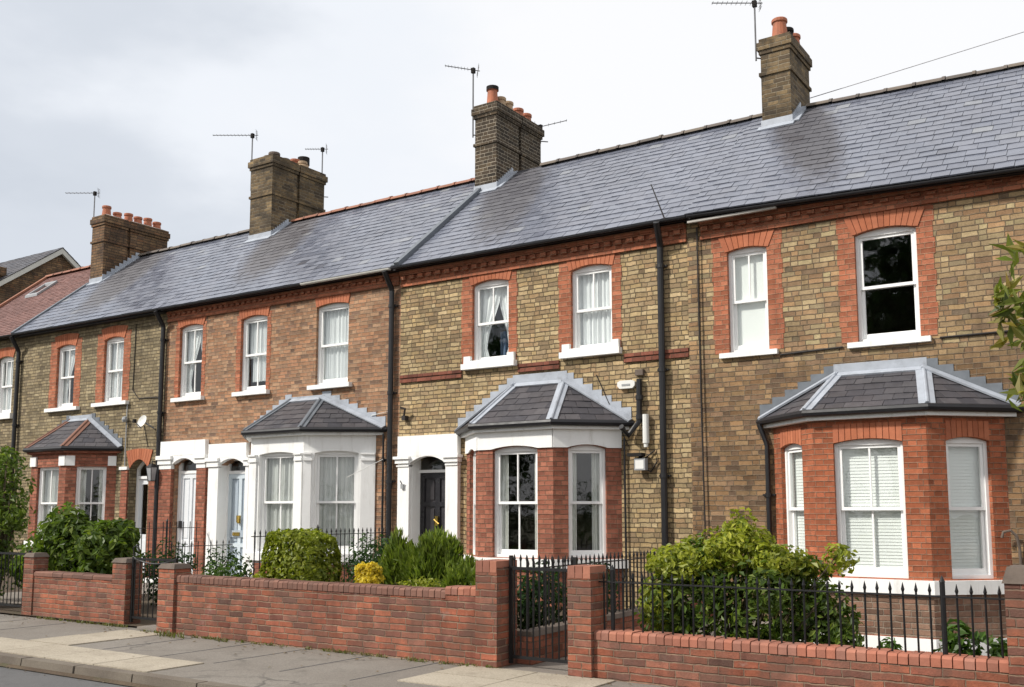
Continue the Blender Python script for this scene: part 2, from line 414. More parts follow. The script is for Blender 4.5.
def world_loc(o):
    l = V(o.location)
    while o.parent is not None:
        o = o.parent; l = l  # parts are built in place; only roots carry an offset
        if o.parent is None: return V(o.location)
    return l
def adopt(o, parent):
    root = parent
    while root.parent is not None: root = root.parent
    o.parent = parent
    if parent is root:
        o.matrix_parent_inverse = Matrix.Translation(-V(root.location))

def thing(name, loc, label, cat, group=None):
    o = bpy.data.objects.new(name, None)
    o.empty_display_size = .2
    C.objects.link(o); o.location = loc
    return tag(o, label, cat, group)
def tag(o, label, cat, group=None, kind=None):
    if label: o['label'] = label
    if cat: o['category'] = cat
    if group: o['group'] = group
    if kind: o['kind'] = kind
    return o
def structure(name, mb, mat):
    o = mb.build(name, mat); o['kind'] = 'structure'; return o

class Fr:
    """a wall plane: u along it, z up, d inward (negative = proud of it)"""
    def __init__(s, O, T):
        s.O = V((O[0], O[1], 0)); s.T = V((T[0], T[1], 0)).normalized(); s.N = V((s.T.y, -s.T.x, 0))
    def P(s, u, z, d=0.):
        return s.O + s.T * u - s.N * d + V((0, 0, z))
    def box(s, mb, u0, u1, z0, z1, d0, d1):
        P = s.P
        mb.hexa([P(u0, z0, d0), P(u1, z0, d0), P(u1, z1, d0), P(u0, z1, d0), P(u0, z0, d1), P(u1, z0, d1), P(u1, z1, d1), P(u0, z1, d1)])
    def quad(s, mb, u0, u1, z0, z1, d):
        mb.poly([s.P(u0, z0, d), s.P(u1, z0, d), s.P(u1, z1, d), s.P(u0, z1, d)])
    def plate(s, mb, outer, holes, d, reveals=(), edge=0.):
        """flat face with holes; each hole's reveal runs inward by its depth; edge: return of the outer edge"""
        loops = [outer] + list(holes)
        tri = geometry.tessellate_polygon([[V((a, b, 0)) for a, b in lp] for lp in loops])
        flat = [p for lp in loops for p in lp]
        mb.faces([s.P(a, b, d) for a, b in flat], [tuple(t) for t in tri])
        for lp, dep in zip(holes, reveals):
            if dep:
                n = len(lp)
                for i in range(n):
                    a, b = lp[i], lp[(i + 1) % n]
                    mb.poly([s.P(*a, d), s.P(*b, d), s.P(*b, d + dep), s.P(*a, d + dep)])
        if edge:
            n = len(outer)
            for i in range(n):
                a, b = outer[i], outer[(i + 1) % n]
                mb.poly([s.P(*a, d), s.P(*b, d), s.P(*b, d + edge), s.P(*a, d + edge)])

def rect(u0, u1, z0, z1): return [(u0, z0), (u1, z0), (u1, z1), (u0, z1)]
def arched(u0, u1, z0, zs, rise, n=10):
    pts = [(u0, z0), (u1, z0)]
    for i in range(n + 1):
        t = i / n
        pts.append((u1 + (u0 - u1) * t, zs + rise * (1 - (2 * t - 1) ** 2)))
    return pts

# ------------------------------------------------------------------ slates
def clip(poly, a, b, keep):
    out = []
    for i in range(len(poly)):
        p, q = poly[i], poly[(i + 1) % len(poly)]
        def sd(r): return ((b[0] - a[0]) * (r[1] - a[1]) - (b[1] - a[1]) * (r[0] - a[0])) * keep
        dp, dq = sd(p), sd(q)
        if dp >= 0: out.append(p)
        if (dp >= 0) != (dq >= 0):
            t = dp / (dp - dq); out.append((p[0] + (q[0] - p[0]) * t, p[1] + (q[1] - p[1]) * t))
    return out
def slates(mb, corners, sw=.25, sh=.2, th=.009, rnd=None):
    """cover a convex planar polygon (3D; first edge = the eave) with separate overlapping slates"""
    rnd = rnd or random
    c = [V(p) for p in corners]
    ux = (c[1] - c[0]).normalized()
    nz = ux.cross(c[-1] - c[0]).normalized()
    if nz.z < 0: nz = -nz
    vy = nz.cross(ux).normalized()
    if vy.z < 0: vy = -vy
    O = c[0]
    P2 = [((p - O).dot(ux), (p - O).dot(vy)) for p in c]
    area = sum(P2[i][0] * P2[(i + 1) % len(P2)][1] - P2[(i + 1) % len(P2)][0] * P2[i][1] for i in range(len(P2)))
    keep = 1 if area > 0 else -1
    u0 = min(p[0] for p in P2); u1 = max(p[0] for p in P2); v1 = max(p[1] for p in P2)
    row = 0; v = 0.
    while v < v1 - .01:
        u = u0 - sw * (1 + .5 * (row % 2)) + rnd.uniform(-.02, .02)
        while u < u1:
            w = sw * rnd.uniform(.94, 1.06)
            dv = rnd.uniform(-.006, .006)
            if rnd.random() < .010: dv -= rnd.uniform(.02, .05)
            q = [(u + .003, v + dv), (u + w - .003, v + dv), (u + w - .003, v + sh + .012), (u + .003, v + sh + .012)]
            for i in range(len(P2)):
                if len(q) < 3: break
                q = clip(q, P2[i], P2[(i + 1) % len(P2)], keep)
            if len(q) >= 3:
                tl = th * rnd.uniform(.8, 1.5); tw = rnd.uniform(-.0035, .0035)
                def h(p): return .004 + tl * (1 - (p[1] - v) / sh) + tw * (p[0] - u - w / 2) / w * 2
                top = [O + ux * p[0] + vy * p[1] + nz * max(.001, h(p)) for p in q]
                bot = [O + ux * p[0] + vy * p[1] - nz * .004 for p in q]
                n = len(q)
                mb.faces(top + bot, [tuple(range(n))] + [(i, n + i, n + (i + 1) % n, (i + 1) % n) for i in range(n)])
            u += w
        v += sh; row += 1
    return nz

# ------------------------------------------------------------------ windows, doors
def curtain_sheet(mb, fr, u0, u1, z0, z1, d, amp=.02, folds=9, bow=0.):
    n = max(8, int(folds * 6)); ph = random.uniform(0, 6)
    top, bot = [], []
    for i in range(n + 1):
        t = i / n
        a = amp * (math.sin(t * folds * 6.283 + ph) + .4 * math.sin(t * folds * 2.7 * 6.283))
        top.append(fr.P(u0 + (u1 - u0) * t, z1, d + a * .7)); 
        w = bow * (1 - 0) * t
        bot.append(fr.P(u0 + (u1 - u0) * t * (1 - bow), z0, d + a * 1.2))
    mb.faces(top + bot, [(i, i + 1, n + 2 + i, n + 1 + i) for i in range(n)])

def sash_window(house, fr, u0, u1, z0, zs, rise, d=.06, bars=(1, 1), sill=None, curtain='net', split=.5, name='window', label=None):
    """sliding sash: box frame with an arched head, two sashes, a pane each, curtain and sill"""
    w = MB()
    iu0, iu1, iz0, iz1 = u0 + .042, u1 - .042, z0 + .045, zs - .025
    fr.plate(w, arched(u0 - .012, u1 + .012, z0 - .012, zs, rise + .01), [rect(iu0, iu1, iz0, iz1)], d, [.11])
    win = w.build(name, 'frame_white', house)
    if label: win['label'] = label
    zm = iz0 + (iz1 - iz0) * (1 - split)
    st = .042
    for upper in (True, False):
        b = MB()
        a0, a1 = (zm - .02, iz1) if upper else (iz0, zm + .022)
        dd = d + (.022 if upper else .062)
        br = .042 if upper else .075
        if upper: a1b = a1
        fr.box(b, iu0 + .002, iu0 + st, a0, a1, dd, dd + .036); fr.box(b, iu1 - st, iu1 - .002, a0, a1, dd, dd + .036)
        fr.box(b, iu0 + st, iu1 - st, a0, a0 + br, dd, dd + .036); fr.box(b, iu0 + st, iu1 - st, a1 - .04, a1 - .001, dd, dd + .036)
        nb = bars[0 if upper else 1]
        for i in range(nb):
            uc = iu0 + (iu1 - iu0) * (i + 1) / (nb + 1)
            fr.box(b, uc - .011, uc + .011, a0 + br, a1 - .04, dd + .004, dd + .03)
        b.build('upper_sash' if upper else 'lower_sash', 'frame_white', win)
        g = MB(); fr.quad(g, iu0 + st - .004, iu1 - st + .004, a0 + br - .004, a1 - .036, dd + .02)
        g.build('pane', 'glass', win)
    if sill:
        sw, sh, pj, blocks = sill
        s = MB(); fr.box(s, u0 - sw, u1 + sw, z0 - sh, z0 - .003, -pj, d + .02)
        if blocks:   # raised stools at both ends of the sill
            fr.box(s, u0 - sw + .03, u0 - .004, z0 - .002, z0 + .13, -pj * .6, .03); fr.box(s, u1 + .004, u1 + sw - .03, z0 - .002, z0 + .13, -pj * .6, .03)
            fr.box(s, u0 - .003, u1 + .003, z0 - .002, z0 + .05, -pj * .55, .085)
        s.build('sill', 'white', win)
    dc = d + .135
    if curtain in ('net', 'net_grey'):
        c = MB(); curtain_sheet(c, fr, u0 + .02, u1 - .02, z0, zs, dc, .022, 8); c.build('curtain', curtain, win)
    elif curtain == 'half_net':
        c = MB(); curtain_sheet(c, fr, u0 + .16, u1 - .02, z0 + .22, zs, dc, .02, 7); curtain_sheet(c, fr, u0 + .03, u0 + .3, zm - .05, zs, dc + .03, .02, 3)
        c.build('curtain', 'net', win)
    elif curtain == 'sides':
        for a, b_ in ((u0 + .02, u0 + .18), (u1 - .18, u1 - .02)):
            c = MB(); curtain_sheet(c, fr, a, b_, z0 - .1, zs, dc, .02, 3); c.build('curtain', 'drape', win)
    elif curtain == 'swept':
        c = MB()
        n = 14
        for sgn in (0, 1):
            pts = []
            for i in range(n + 1):
                t = i / n
                zz = zs - (zs - z0 + .02) * t
                wd = (.40 if sgn == 0 else .30) * (1 - .75 * math.sin(min(1., t * 1.25) * math.pi / 2) ** 2) + .05
                if t > .8: wd += (t - .8) * .5
                pts.append((zz, wd))
            m = 16
            vs = []
            for zz, wd in pts:
                for j in range(m + 1):
                    s_ = j / m
                    uu = (u0 + .03 + wd * s_ * (u1 - u0) / .75) if sgn == 0 else (u1 - .03 - wd * s_ * (u1 - u0) / .75)
                    vs.append(fr.P(uu, zz, dc + .018 * math.sin(s_ * 22) + .03 * sgn))
            c.faces(vs, [(i * (m + 1) + j, i * (m + 1) + j + 1, (i + 1) * (m + 1) + j + 1, (i + 1) * (m + 1) + j) for i in range(n) for j in range(m)])
        c.build('curtain', 'net', win)
    elif curtain == 'roller':
        c = MB(); fr.box(c, u0 + .03, u1 - .03, z0 + .02, zs - .02, dc - .02, dc - .015); c.build('blind', 'blind', win)
    elif curtain == 'venetian':
        c = MB(); zz = z0 + .03
        while zz < zs:
            mb_p = [fr.P(u0 + .03, zz, dc - .022), fr.P(u1 - .03, zz, dc - .022), fr.P(u1 - .03, zz + .0425, dc - .013), fr.P(u0 + .03, zz + .0425, dc - .013)]
            c.poly(mb_p); zz += .041
        c.build('blind', 'blind', win)
    return win

def surround(house, fr, u0, u1, z0, zs, rise, top, wl, wr, splay=.18, quoin=True, ringtop=None, proud=.006):
    """red brick dressing: toothed jambs and a gauged arch of separate wedges"""
    if quoin:
        rt = ringtop or (zs + rise + .03)
        L, R = [], []
        z = z0; i = 0
        while z < rt - .01:
            z2 = min(z + .219, rt); e = .02 if i % 2 else 0.
            L += [(u0 - wl - e, z), (u0 - wl - e, z2)]; R += [(u1 + wr + e, z), (u1 + wr + e, z2)]
            z = z2; i += 1
        outer = R + L[::-1]
        # foot of the ring runs just under the sill
        b = MB(); fr.plate(b, outer, [arched(u0, u1, z0 + .001, zs, rise)], -proud, [.1 + proud], edge=proud + .004)
        b.build('brick_jambs', 'red_brick', house)
    a = MB()
    n = max(7, round((u1 - u0 + .1) / .078))
    e0 = .0 if not quoin else .03
    uc = (u0 + u1) / 2; hw = (u1 - u0) / 2 + e0
    gap = .05
    for i in range(n):
        pts = []
        for t in ((i + gap) / n, (i + 1 - gap) / n):
            x = (2 * t - 1)
            lo = (uc + x * hw, zs + rise * (1 - min(1., abs(x * hw / ((u1 - u0) / 2))) ** 2) + .004)
            hi = (uc + x * (hw + splay), top - .045 * x * x)
            pts.append((lo, hi))
        (l0, h0), (l1, h1) = pts
        dp = -proud - .012 - random.uniform(0, .003)
        a.hexa([fr.P(*l0, dp), fr.P(*l1, dp), fr.P(*h1, dp), fr.P(*h0, dp), fr.P(*l0, .06), fr.P(*l1, .06), fr.P(*h1, .06), fr.P(*h0, .06)])
    a.build('brick_arch', 'voussoir', house)

def panel_door(house, fr, u0, u1, z0, z1, d, mat, panelmat, rows, cols=2):
    b = MB(); w = u1 - u0; h = z1 - z0
    holes = []; stile = .10 * w / .8
    pw = (w - stile * (cols + 1)) / cols
    z = z0 + .14
    tot = h - .14 - .10 - .08 * (len(rows) - 1)
    for r in rows:
        zh = tot * r
        for c in range(cols):
            ua = u0 + stile + c * (pw + stile)
            holes.append(rect(ua, ua + pw, z, z + zh))
        z += zh + .08
    fr.plate(b, rect(u0, u1, z0, z1), holes, d, [.028] * len(holes))
    door = b.build('door', mat, house)
    for hl in holes:
        p = MB(); (a, c0), (a1, _), (_, c1), _ = hl
        fr.quad(p, a - .002, a1 + .002, c0 - .002, c1 + .002, d + .027)
        fr.box(p, a + .035, a1 - .035, c0 + .04, c1 - .04, d + .012, d + .026)
        p.build('door_panel', panelmat, door)
    return door

# ------------------------------------------------------------------ constants of the street
YF = 13.8
FAC = Fr((0, YF), (1, 0))
EY, EZ = 13.57, 5.91       # roof edge
RY, RZ = 16.70, 8.47       # ridge
def roof_z(y): return EZ + (y - EY) * (RZ - EZ) / (RY - EY)
RN = V((0, -(RZ - EZ), RY - EY)).normalized()

def shell(house, x0, x1, wallmat, holes, reveals, zb=-.4, front_u=None):
    b = MB()
    FAC.plate(b, rect(x0, x1, zb, 5.86), holes, 0., reveals)
    b.build('front_wall', wallmat, house)
    b = MB(); e = .004
    for x in (x0 + e, x1 - e):
        b.poly([(x, YF + .003, zb), (x, 19.9, zb), (x, 19.9, 5.82), (x, RY, RZ - .06), (x, YF + .003, 5.84)])
    b.build('side_wall', 'plaster', house)
    b = MB(); b.poly([(x0 + e, 19.9, zb), (x1 - e, 19.9, zb), (x1 - e, 19.9, 5.85), (x0 + e, 19.9, 5.85)])
    b.build('back_wall', wallmat, house)
    b = MB()
    b.poly([(x0 + e, YF + .13, 2.95), (x1 - e, YF + .13, 2.95), (x1 - e, 19.89, 2.95), (x0 + e, 19.89, 2.95)])
    b.poly([(x0 + e, YF - .6, .02), (x1 - e, YF - .6, .02), (x1 - e, 19.89, .02), (x0 + e, 19.89, .02)]) if False else None
    b.poly([(x0 + e, YF + .13, .05), (x1 - e, YF + .13, .05), (x1 - e, 19.89, .05), (x0 + e, 19.89, .05)])
    b.poly([(x0 + e, 17.2, .06), (x1 - e, 17.2, .06), (x1 - e, 17.2, 5.8), (x0 + e, 17.2, 5.8)])
    b.build('inner_floor', 'floor_board', house)

def main_roof(house, x0, x1, mat='slate', sw=.25, sh=.2, dz=0., seed=1):
    rnd = random.Random(seed)
    b = MB()
    slates(b, [(x0, EY, EZ + dz), (x1, EY, EZ + dz), (x1, RY, RZ + dz), (x0, RY, RZ + dz)], sw, sh, rnd=rnd)
    dk = -.02 + dz
    b.poly([(x0, EY + .02, EZ + dk), (x1, EY + .02, EZ + dk), (x1, RY, RZ + dk), (x0, RY, RZ + dk)])
    b.poly([(x0, 2 * RY - EY, EZ + dz), (x1, 2 * RY - EY, EZ + dz), (x1, RY, RZ + dk), (x0, RY, RZ + dk)])
    return b.build('roof', mat, house, recalc=False)

def ridge(house, x0, x1, mat, dz=0., step=.45):
    b = MB(); x = x0
    while x < x1 - .05:
        xe = min(x + step - .012, x1); r = .10 + random.uniform(-.004, .004); n = 7
        zc = RZ - .015 + dz + random.uniform(-.006, .006)
        pr = [(RY + r * 1.15 * math.cos(math.pi * k / n), zc + r * .85 * math.sin(math.pi * k / n)) for k in range(n + 1)]
        lip = 1.12
        for xa, xb, s in ((x, xe - .05, 1.), (xe - .05, xe, lip)):
            pts = [(xx, RY + (y - RY) * s, zc + (z - zc) * s) for xx in (xa, xb) for y, z in pr]
            m = n + 1
            b.faces(pts, [(k, k + 1, m + k + 1, m + k) for k in range(n)] + [tuple(range(m)), tuple(range(m, 2 * m))])
        x += step
    return b.build('ridge_tiles', mat, house)

def gutter(house, x0, x1, mat='fascia_black', y=EY - .015, z=EZ - .024, r=.038):
    b = MB()
    n = 8
    def ring(x): return [(x, y - .02 + r * math.cos(math.pi + math.pi * k / n), z + r * 1.05 * math.sin(math.pi + math.pi * k / n)) for k in range(n + 1)]
    A, B = ring(x0), ring(x1); m = n + 1
    b.faces(A + B, [(k, k + 1, m + k + 1, m + k) for k in range(n)] + [tuple(range(m)), tuple(range(m, 2 * m))])
    b.poly([(x0, y - .06, z + .003), (x1, y - .06, z + .003), (x1, y + .035, z + .003), (x0, y + .035, z + .003)])
    return b.build('gutter', mat, house)
def fascia(house, x0, x1, mat='fascia_black', z0=5.85):
    b = MB(); b.box(x0, x1, EY + .035, EY + .06, z0, EZ - .005)
    b.box(x0, x1, EY + .061, YF - .004, z0 + .012, z0 + .03)
    return b.build('fascia', mat, house)

def eaves_band(house, x0, x1, bold=True, z=5.56):
    """red corbelled cornice: moulded strip, plain course and a row of dentils"""
    b = MB(); w = MB()
    FAC.box(b, x0, x1, z, z + .05, -.045, -.002)
    FAC.box(b, x0, x1, z + .051, z + .115, -.025, -.002)
    b2 = 0
    if bold:
        x = x0 + .03
        while x < x1 - .1:
            FAC.box(b, x, x + .105, z + .118, z + .188, -.085, -.027)
            x += .2
        FAC.box(b, x0, x1, z + .116, z + .2, -.026, -.002)
        FAC.box(b, x0, x1, z + .201, z + .225, -.07, -.002); FAC.box(b, x0, x1, z + .226, 5.848, -.095, -.002)
    else:
        x = x0 + .03
        while x < x1 - .1:
            FAC.box(b, x, x + .085, z + .118, z + .17, -.07, -.027)
            x += .17
        FAC.box(b, x0, x1, z + .116, z + .18, -.026, -.002)
        FAC.box(b, x0, x1, z + .181, 5.848, -.065, -.002)
    return b.build('eaves_band', 'red_brick', house)

def downpipe(house, x, y, z0, z1, r=.042, swan=None, mat='black_plastic', hopper=False, name='downpipe'):
    b = MB()
    pts = [(x, y, z0), (x, y, z1)]
    if swan: pts += [(x + swan[0] * .15, y + swan[1] * .1, z1 + .06), (x + swan[0], y + swan[1], z1 + swan[2])]
    b.tube(pts, r, 10)
    z = z0 + .5
    while z < z1:
        b.lathe((x, y, z), [(r + .012, 0), (r + .012, .06)], 10); b.box(x - .09, x + .09, y + .02, YF + .01 if y > 13 else y + .05, z + .02, z + .045)
        z += 1.6
    return b.build(name, mat, house, smooth=False)

# ------------------------------------------------------------------ bays
class Bay:
    def __init__(s, house, cx, zb, eave, wall, hw=1.48, fw=.70, pr=.75, hwr=None):
        hwr = hwr or hw
        s.h = house; s.zb = zb; s.ze = eave; s.wallmat = wall
        s.p = [(cx - hw, YF), (cx - fw, YF - pr), (cx + fw, YF - pr), (cx + hwr, YF)]
        s.fr = []
        s.len = []
        for i in range(3):
            a, b = s.p[i], s.p[i + 1]
            s.fr.append(Fr(a, (b[0] - a[0], b[1] - a[1]))); s.len.append(math.hypot(b[0] - a[0], b[1] - a[1]))
        s.cx = cx; s.hw = hw; s.fw = fw; s.pr = pr
    def off(s, o):
        """plan polygon pushed out by o"""
        k = o * math.tan(math.radians(22.5))
        q = s.p
        dx = (q[1][0] - q[0][0]) ; L = s.len[0]
        return [(q[0][0] - o * L / s.pr, YF), (q[1][0] - k, q[1][1] - o), (q[2][0] + k, q[2][1] - o), (q[3][0] + o * s.len[2] / s.pr, YF)]
    def band(s, mb, z0, z1, o, i=.02, y1=None):
        """a solid course round the bay, o proud and i behind the face"""
        A, B = s.off(o), s.off(-i)
        for k in range(3):
            a, b, c, d = A[k], A[k + 1], B[k + 1], B[k]
            mb.hexa([(*a, z0), (*b, z0), (*c, z0), (*d, z0), (*a, z1), (*b, z1), (*c, z1), (*d, z1)])
    def walls(s, win, zt, name='bay_wall', mat=None):
        """win: per facet (u0,u1,z0,zs,rise)"""
        b = MB()
        for k in range(3):
            u0, u1, z0, zs, r = win[k]
            s.fr[k].plate(b, rect(0, s.len[k], s.zb, zt), [arched(u0, u1, z0, zs, r)], 0., [.12])
        return b.build(name, mat or s.wallmat, s.h)
    def roof(s, ztop, dx, mat='bay_slate', hip='lead', hipw=.10, flash='lead', step='lead', sh=.17, over=.13, toplead=.14):
        E = s.off(over); e = [V((*q, s.ze)) for q in E]
        yw = YF - .006
        e[0].y = yw; e[3].y = yw
        T1 = V((E[1][0] + dx, yw, ztop)); T2 = V((E[2][0] - dx, yw, ztop))
        b = MB(); rnd = random.Random(int(s.cx * 10))
        n0 = slates(b, [e[0], e[1], T1], .24, sh, rnd=rnd); n1 = slates(b, [e[1], e[2], T2, T1], .24, sh, rnd=rnd); n2 = slates(b, [e[2], e[3], T2], .24, sh, rnd=rnd)
        dn = V((0, 0, -.02))
        for q in ([e[0], e[1], T1], [e[1], e[2], T2, T1], [e[2], e[3], T2]): b.poly([p + dn for p in q])
        rf = b.build('bay_roof', mat, s.h, recalc=False)
        for a, t, na, nb in ((e[1], T1, n0, n1), (e[2], T2, n1, n2)):
            h = MB()
            for n in (na, nb):
                side = (t - a).cross(n).normalized() * (hipw * .55)
                if side.dot(n0 + n2 if False else (V((s.cx, YF, 0)) - a)) < 0 and n is n1: side = -side
                if n is n1: off = side if side.x * (s.cx - a.x) > 0 else -side
                else: off = side if side.x * (s.cx - a.x) < 0 else -side
                h.strip(a + off, t + off, hipw, .026, n)
            h.tube([a + (na + nb) * .012, t + (na + nb) * .012], .026, 8)
            h.build('hip_flashing', hip, rf)
        # lead apron along the top and stepped lead up both abutments
        f = MB()
        f.box(T1.x - .05, T2.x + .05, YF - .016, YF - .003, ztop - .01, ztop + toplead)
        f.strip(T1 + V((-.02, 0, 0)) - (T1 - e[1]).normalized() * .05, T2 + V((.02, 0, 0)) - (T2 - e[2]).normalized() * .05, .1, .03, n1)
        f.build('apron_flashing', flash, rf)
        for a, t, n in ((e[0], T1, n0), (e[3], T2, n2)):
            f = MB()
            d = t - a; steps = max(5, round(d.z / .10))
            for i in range(steps):
                p = a + d * (i / steps); q = a + d * ((i + 1) / steps)
                x0_, x1_ = sorted((p.x, q.x))
                f.box(x0_, x1_, YF - .013, YF - .003, min(p.z, q.z) - .02, q.z + .12)
            f.build('stepped_flashing', step, rf)
        for a, t, n in ((e[0], T1, n0), (e[3], T2, n2)):
            f = MB()
            f.strip(a + V((0, -.05, 0)), t + V((0, -.05, 0)), .1, .03, n)
            f.build('soaker_flashing', flash, rf)
        return rf
    def eave(s, soffit='white', gmat='fascia_black', over=.13):
        b = MB(); s.band(b, s.ze - .125, s.ze - .06, over - .03, .02)
        b.build('bay_soffit', soffit, s.h)
        E = s.off(over + .015); z = s.ze - .03
        pts = [V((*q, z)) for q in E]
        b = MB(); b.tube(pts, .05, 8)
        for k in range(3):
            a, c = pts[k], pts[k + 1]
            b.hexa([a + V((0, 0, -.03)), c + V((0, 0, -.03)), c + V((0, .04, -.03)), a + V((0, .04, -.03)), a + V((0, 0, .04)), c + V((0, 0, .04)), c + V((0, .04, .04)), a + V((0, .04, .04))])
        b.build('bay_gutter', gmat, s.h)

# ------------------------------------------------------------------ chimneys
def pot(stack, x, y, z, h, r, mat, dark=False, taper=.85):
    b = MB()
    b.lathe((x, y, z), [(r * 1.15, -.04), (r * 1.15, .03), (r, .05), (r * taper, h - .07), (r * 1.02, h - .06), (r * 1.02, h - .015), (r * .95, h), (r * .7, h), (r * .7, h - .25)], 16)
    p = b.build('chimney_pot', mat, stack, smooth=False)
    return p
def chimney(house, x0, x1, y0, y1, top, mat, bands, corbel=.04, split=None, flash=True, capmat='cap_stone'):
    b = MB(); zb = roof_z(min(y0, RY)) - .35
    segs = [(y0, y1)] if not split else [(y0, split - .05), (split + .05, y1)]
    c0 = .28
    for (a, c) in segs:
        b.box(x0, x1, a, c, zb, top - c0)
        b.box(x0 - corbel * .5, x1 + corbel * .5, a - corbel * .5, c + corbel * .5, top - c0 + .001, top - c0 + .07)
        b.box(x0 - corbel, x1 + corbel, a - corbel, c + corbel, top - c0 + .071, top - .07)
        b.box(x0 - corbel * .4, x1 + corbel * .4, a - corbel * .4, c + corbel * .4, top - .069, top)
        for z in bands:
            b.box(x0 - .03, x1 + .03, a - .03, c + .03, z, z + .06)
    if split: b.box(x0 + .06, x1 - .06, segs[0][1] - .01, segs[1][0] + .01, zb, top - .1)
    st = b.build('chimney', mat, house)
    m = MB()
    for (a, c) in segs:
        m.frustum(((x0 + x1) / 2, (a + c) / 2), (x1 - x0) / 2 + .01, (c - a) / 2 + .01, (x1 - x0) / 2 - .1, (c - a) / 2 - .1, top + .001, top + .05)
    m.build('flaunching', 'mortar', st)
    if flash:
        f = MB(); za = roof_z(y0)
        f.box(x0 - .02, x1 + .02, y0 - .014, y0 - .003, za - .06, za + .13)
        f.strip((x0 - .06, y0 - .06, roof_z(y0 - .06)), (x1 + .06, y0 - .06, roof_z(y0 - .06)), .15, .03, RN)
        n = 9
        ye = min(y1, RY)
        for i in range(n):
            ya, yb = y0 + (ye - y0) * i / n, y0 + (ye - y0) * (i + 1) / n
            f.box(x1 + .003, x1 + .014, ya, yb, roof_z(ya) - .05, roof_z(yb) + .10)
            f.box(x0 - .014, x0 - .003, ya, yb, roof_z(ya) - .05, roof_z(yb) + .10)
        f.strip((x1 + .06, y0 - .02, roof_z(y0 - .02)), (x1 + .06, ye, roof_z(ye)), .14, .03, RN)
        f.build('chimney_flashing', 'lead', st)
    return st

# ================================================================== the houses
def grow(w, e=.03): return (w[0] - e, w[1] + e, w[2] + .001, w[3] + e, w[4])
def bay_holes(bay):
    return rect(bay.cx - bay.hw + .2, bay.cx + bay.hw - .2, .3, 2.55)

# ---------------------------------------------------------------- right house (orange bay)
X34, X23, X12, X01 = -5.95, -11.65, -18.30, -24.05
XR = 2.6
h = thing('terraced_house', (-2.7, YF, 0), 'brown and yellow brick terraced house with an orange-red brick bay and white blinds', 'house', 'terraced houses along the street')
by = Bay(h, -3.28, -.5, 2.80, 'bay_brick')
wa = (-5.386, -4.783, 3.80, 5.305, .045); wb = (-3.542, -2.734, 3.785, 5.275, .06)
holes = [arched(*grow(w)) for w in (wa, wb)] + [bay_holes(by)]
shell(h, X34, XR, 'brown_brick', holes, [.12, .12, .2], -.6)
for w, cur, bars in ((wa, 'roller', (1, 0)), (wb, 'none', (0, 0))):
    surround(h, FAC, *w, w[3] + w[4] + .235, .22, .21, splay=.10, ringtop=5.553)
    sash_window(h, FAC, *w, bars=bars, sill=(.13, .075, .07, False), curtain=cur)
L = by.len[0]; wz = (.68, 2.37, .05)
by.walls([(.46 - .29 + .03, .46 + .33, *wz), (.26, 1.12, *wz), (.26, .86, *wz)], 2.74)
for k, (u0, u1) in enumerate(((.20, .79), (.26, 1.12), (.26, .86))):
    sash_window(h, by.fr[k], u0, u1, *wz, bars=(1, 1) if k == 1 else (0, 0), curtain='venetian', name='bay_window')
    a = MB(); n = round((u1 - u0) / .075)
    for i in range(n):
        ua = u0 + (u1 - u0) * (i + .06) / n; ub = u0 + (u1 - u0) * (i + .94) / n
        def zz(u): t = (u - u0) / (u1 - u0); return wz[1] + wz[2] * (1 - (2 * t - 1) ** 2) + .004
        a.hexa([by.fr[k].P(ua, zz(ua), -.008), by.fr[k].P(ub, zz(ub), -.008), by.fr[k].P(ub, 2.62, -.008), by.fr[k].P(ua, 2.62, -.008),
                by.fr[k].P(ua, zz(ua), .05), by.fr[k].P(ub, zz(ub), .05), by.fr[k].P(ub, 2.62, .05), by.fr[k].P(ua, 2.62, .05)])
    a.build('brick_arch', 'voussoir', h)
b = MB(); by.band(b, .50, .665, .07, .10); b.build('bay_sill', 'white', h)
b = MB(); by.band(b, -.5, -.03, .02, .02); b.build('bay_plinth', 'white', h)
b = MB(); by.band(b, -.02, .495, .004, .0); b.build('bay_apron', 'apron_brick', h)
by.eave('white'); by.roof(3.37, .20, hip='lead', step='lead_dark', hipw=.09)
main_roof(h, X34, XR, dz=.012, seed=4)
ridge(h, -4.98, XR, 'ridge_grey'); ridge(h, X34, -5.7, 'ridge_grey')
fascia(h, X34, XR); gutter(h, X34 + .05, XR); eaves_band(h, X34 + .16, XR, True, 5.555)
b = MB(); b.box(-5.9, -4.55, EY - .02, EY + .034, EZ - .13, EZ - .10); b.build('eaves_board', 'mortar', h)
b = MB(); FAC.box(b, X34 - .06, X34 + .12, -.5, 5.80, -.014, .02); b.build('party_pilaster', 'brown_brick', h)
b = MB()
b.tube([(-4.62, YF - .02, 3.71), (-3.75, YF - .02, 3.74)], .014, 6); b.tube([(-2.5, YF - .02, 3.75), (XR, YF - .02, 3.78)], .014, 6)
b.tube([(-5.83, YF - .055, 5.75), (-5.82, YF - .055, 3.2), (-5.80, YF - .055, 1.2), (-5.2, YF - .02, 1.18)], .012, 6)
b.build('wall_cable', 'cable', h)
downpipe(h, -4.84, YF - .06, -.4, 2.42, .034, swan=(-.10, -.03, .31))
b = MB()   # bent overflow pipe by the right-hand reveal of the bay
b.tube([(-1.70, YF - .02, .75), (-1.70, YF - .06, 1.05), (-1.72, YF - .10, 1.20), (-1.78, YF - .13, 1.27), (-1.86, YF - .14, 1.25), (-1.88, YF - .14, 1.18)], .018, 8)
b.build('overflow_pipe', 'cap_stone', h)
st = chimney(h, -5.62, -5.11, 16.2, 17.28, 9.66, 'stack_brick', [8.99], .05)
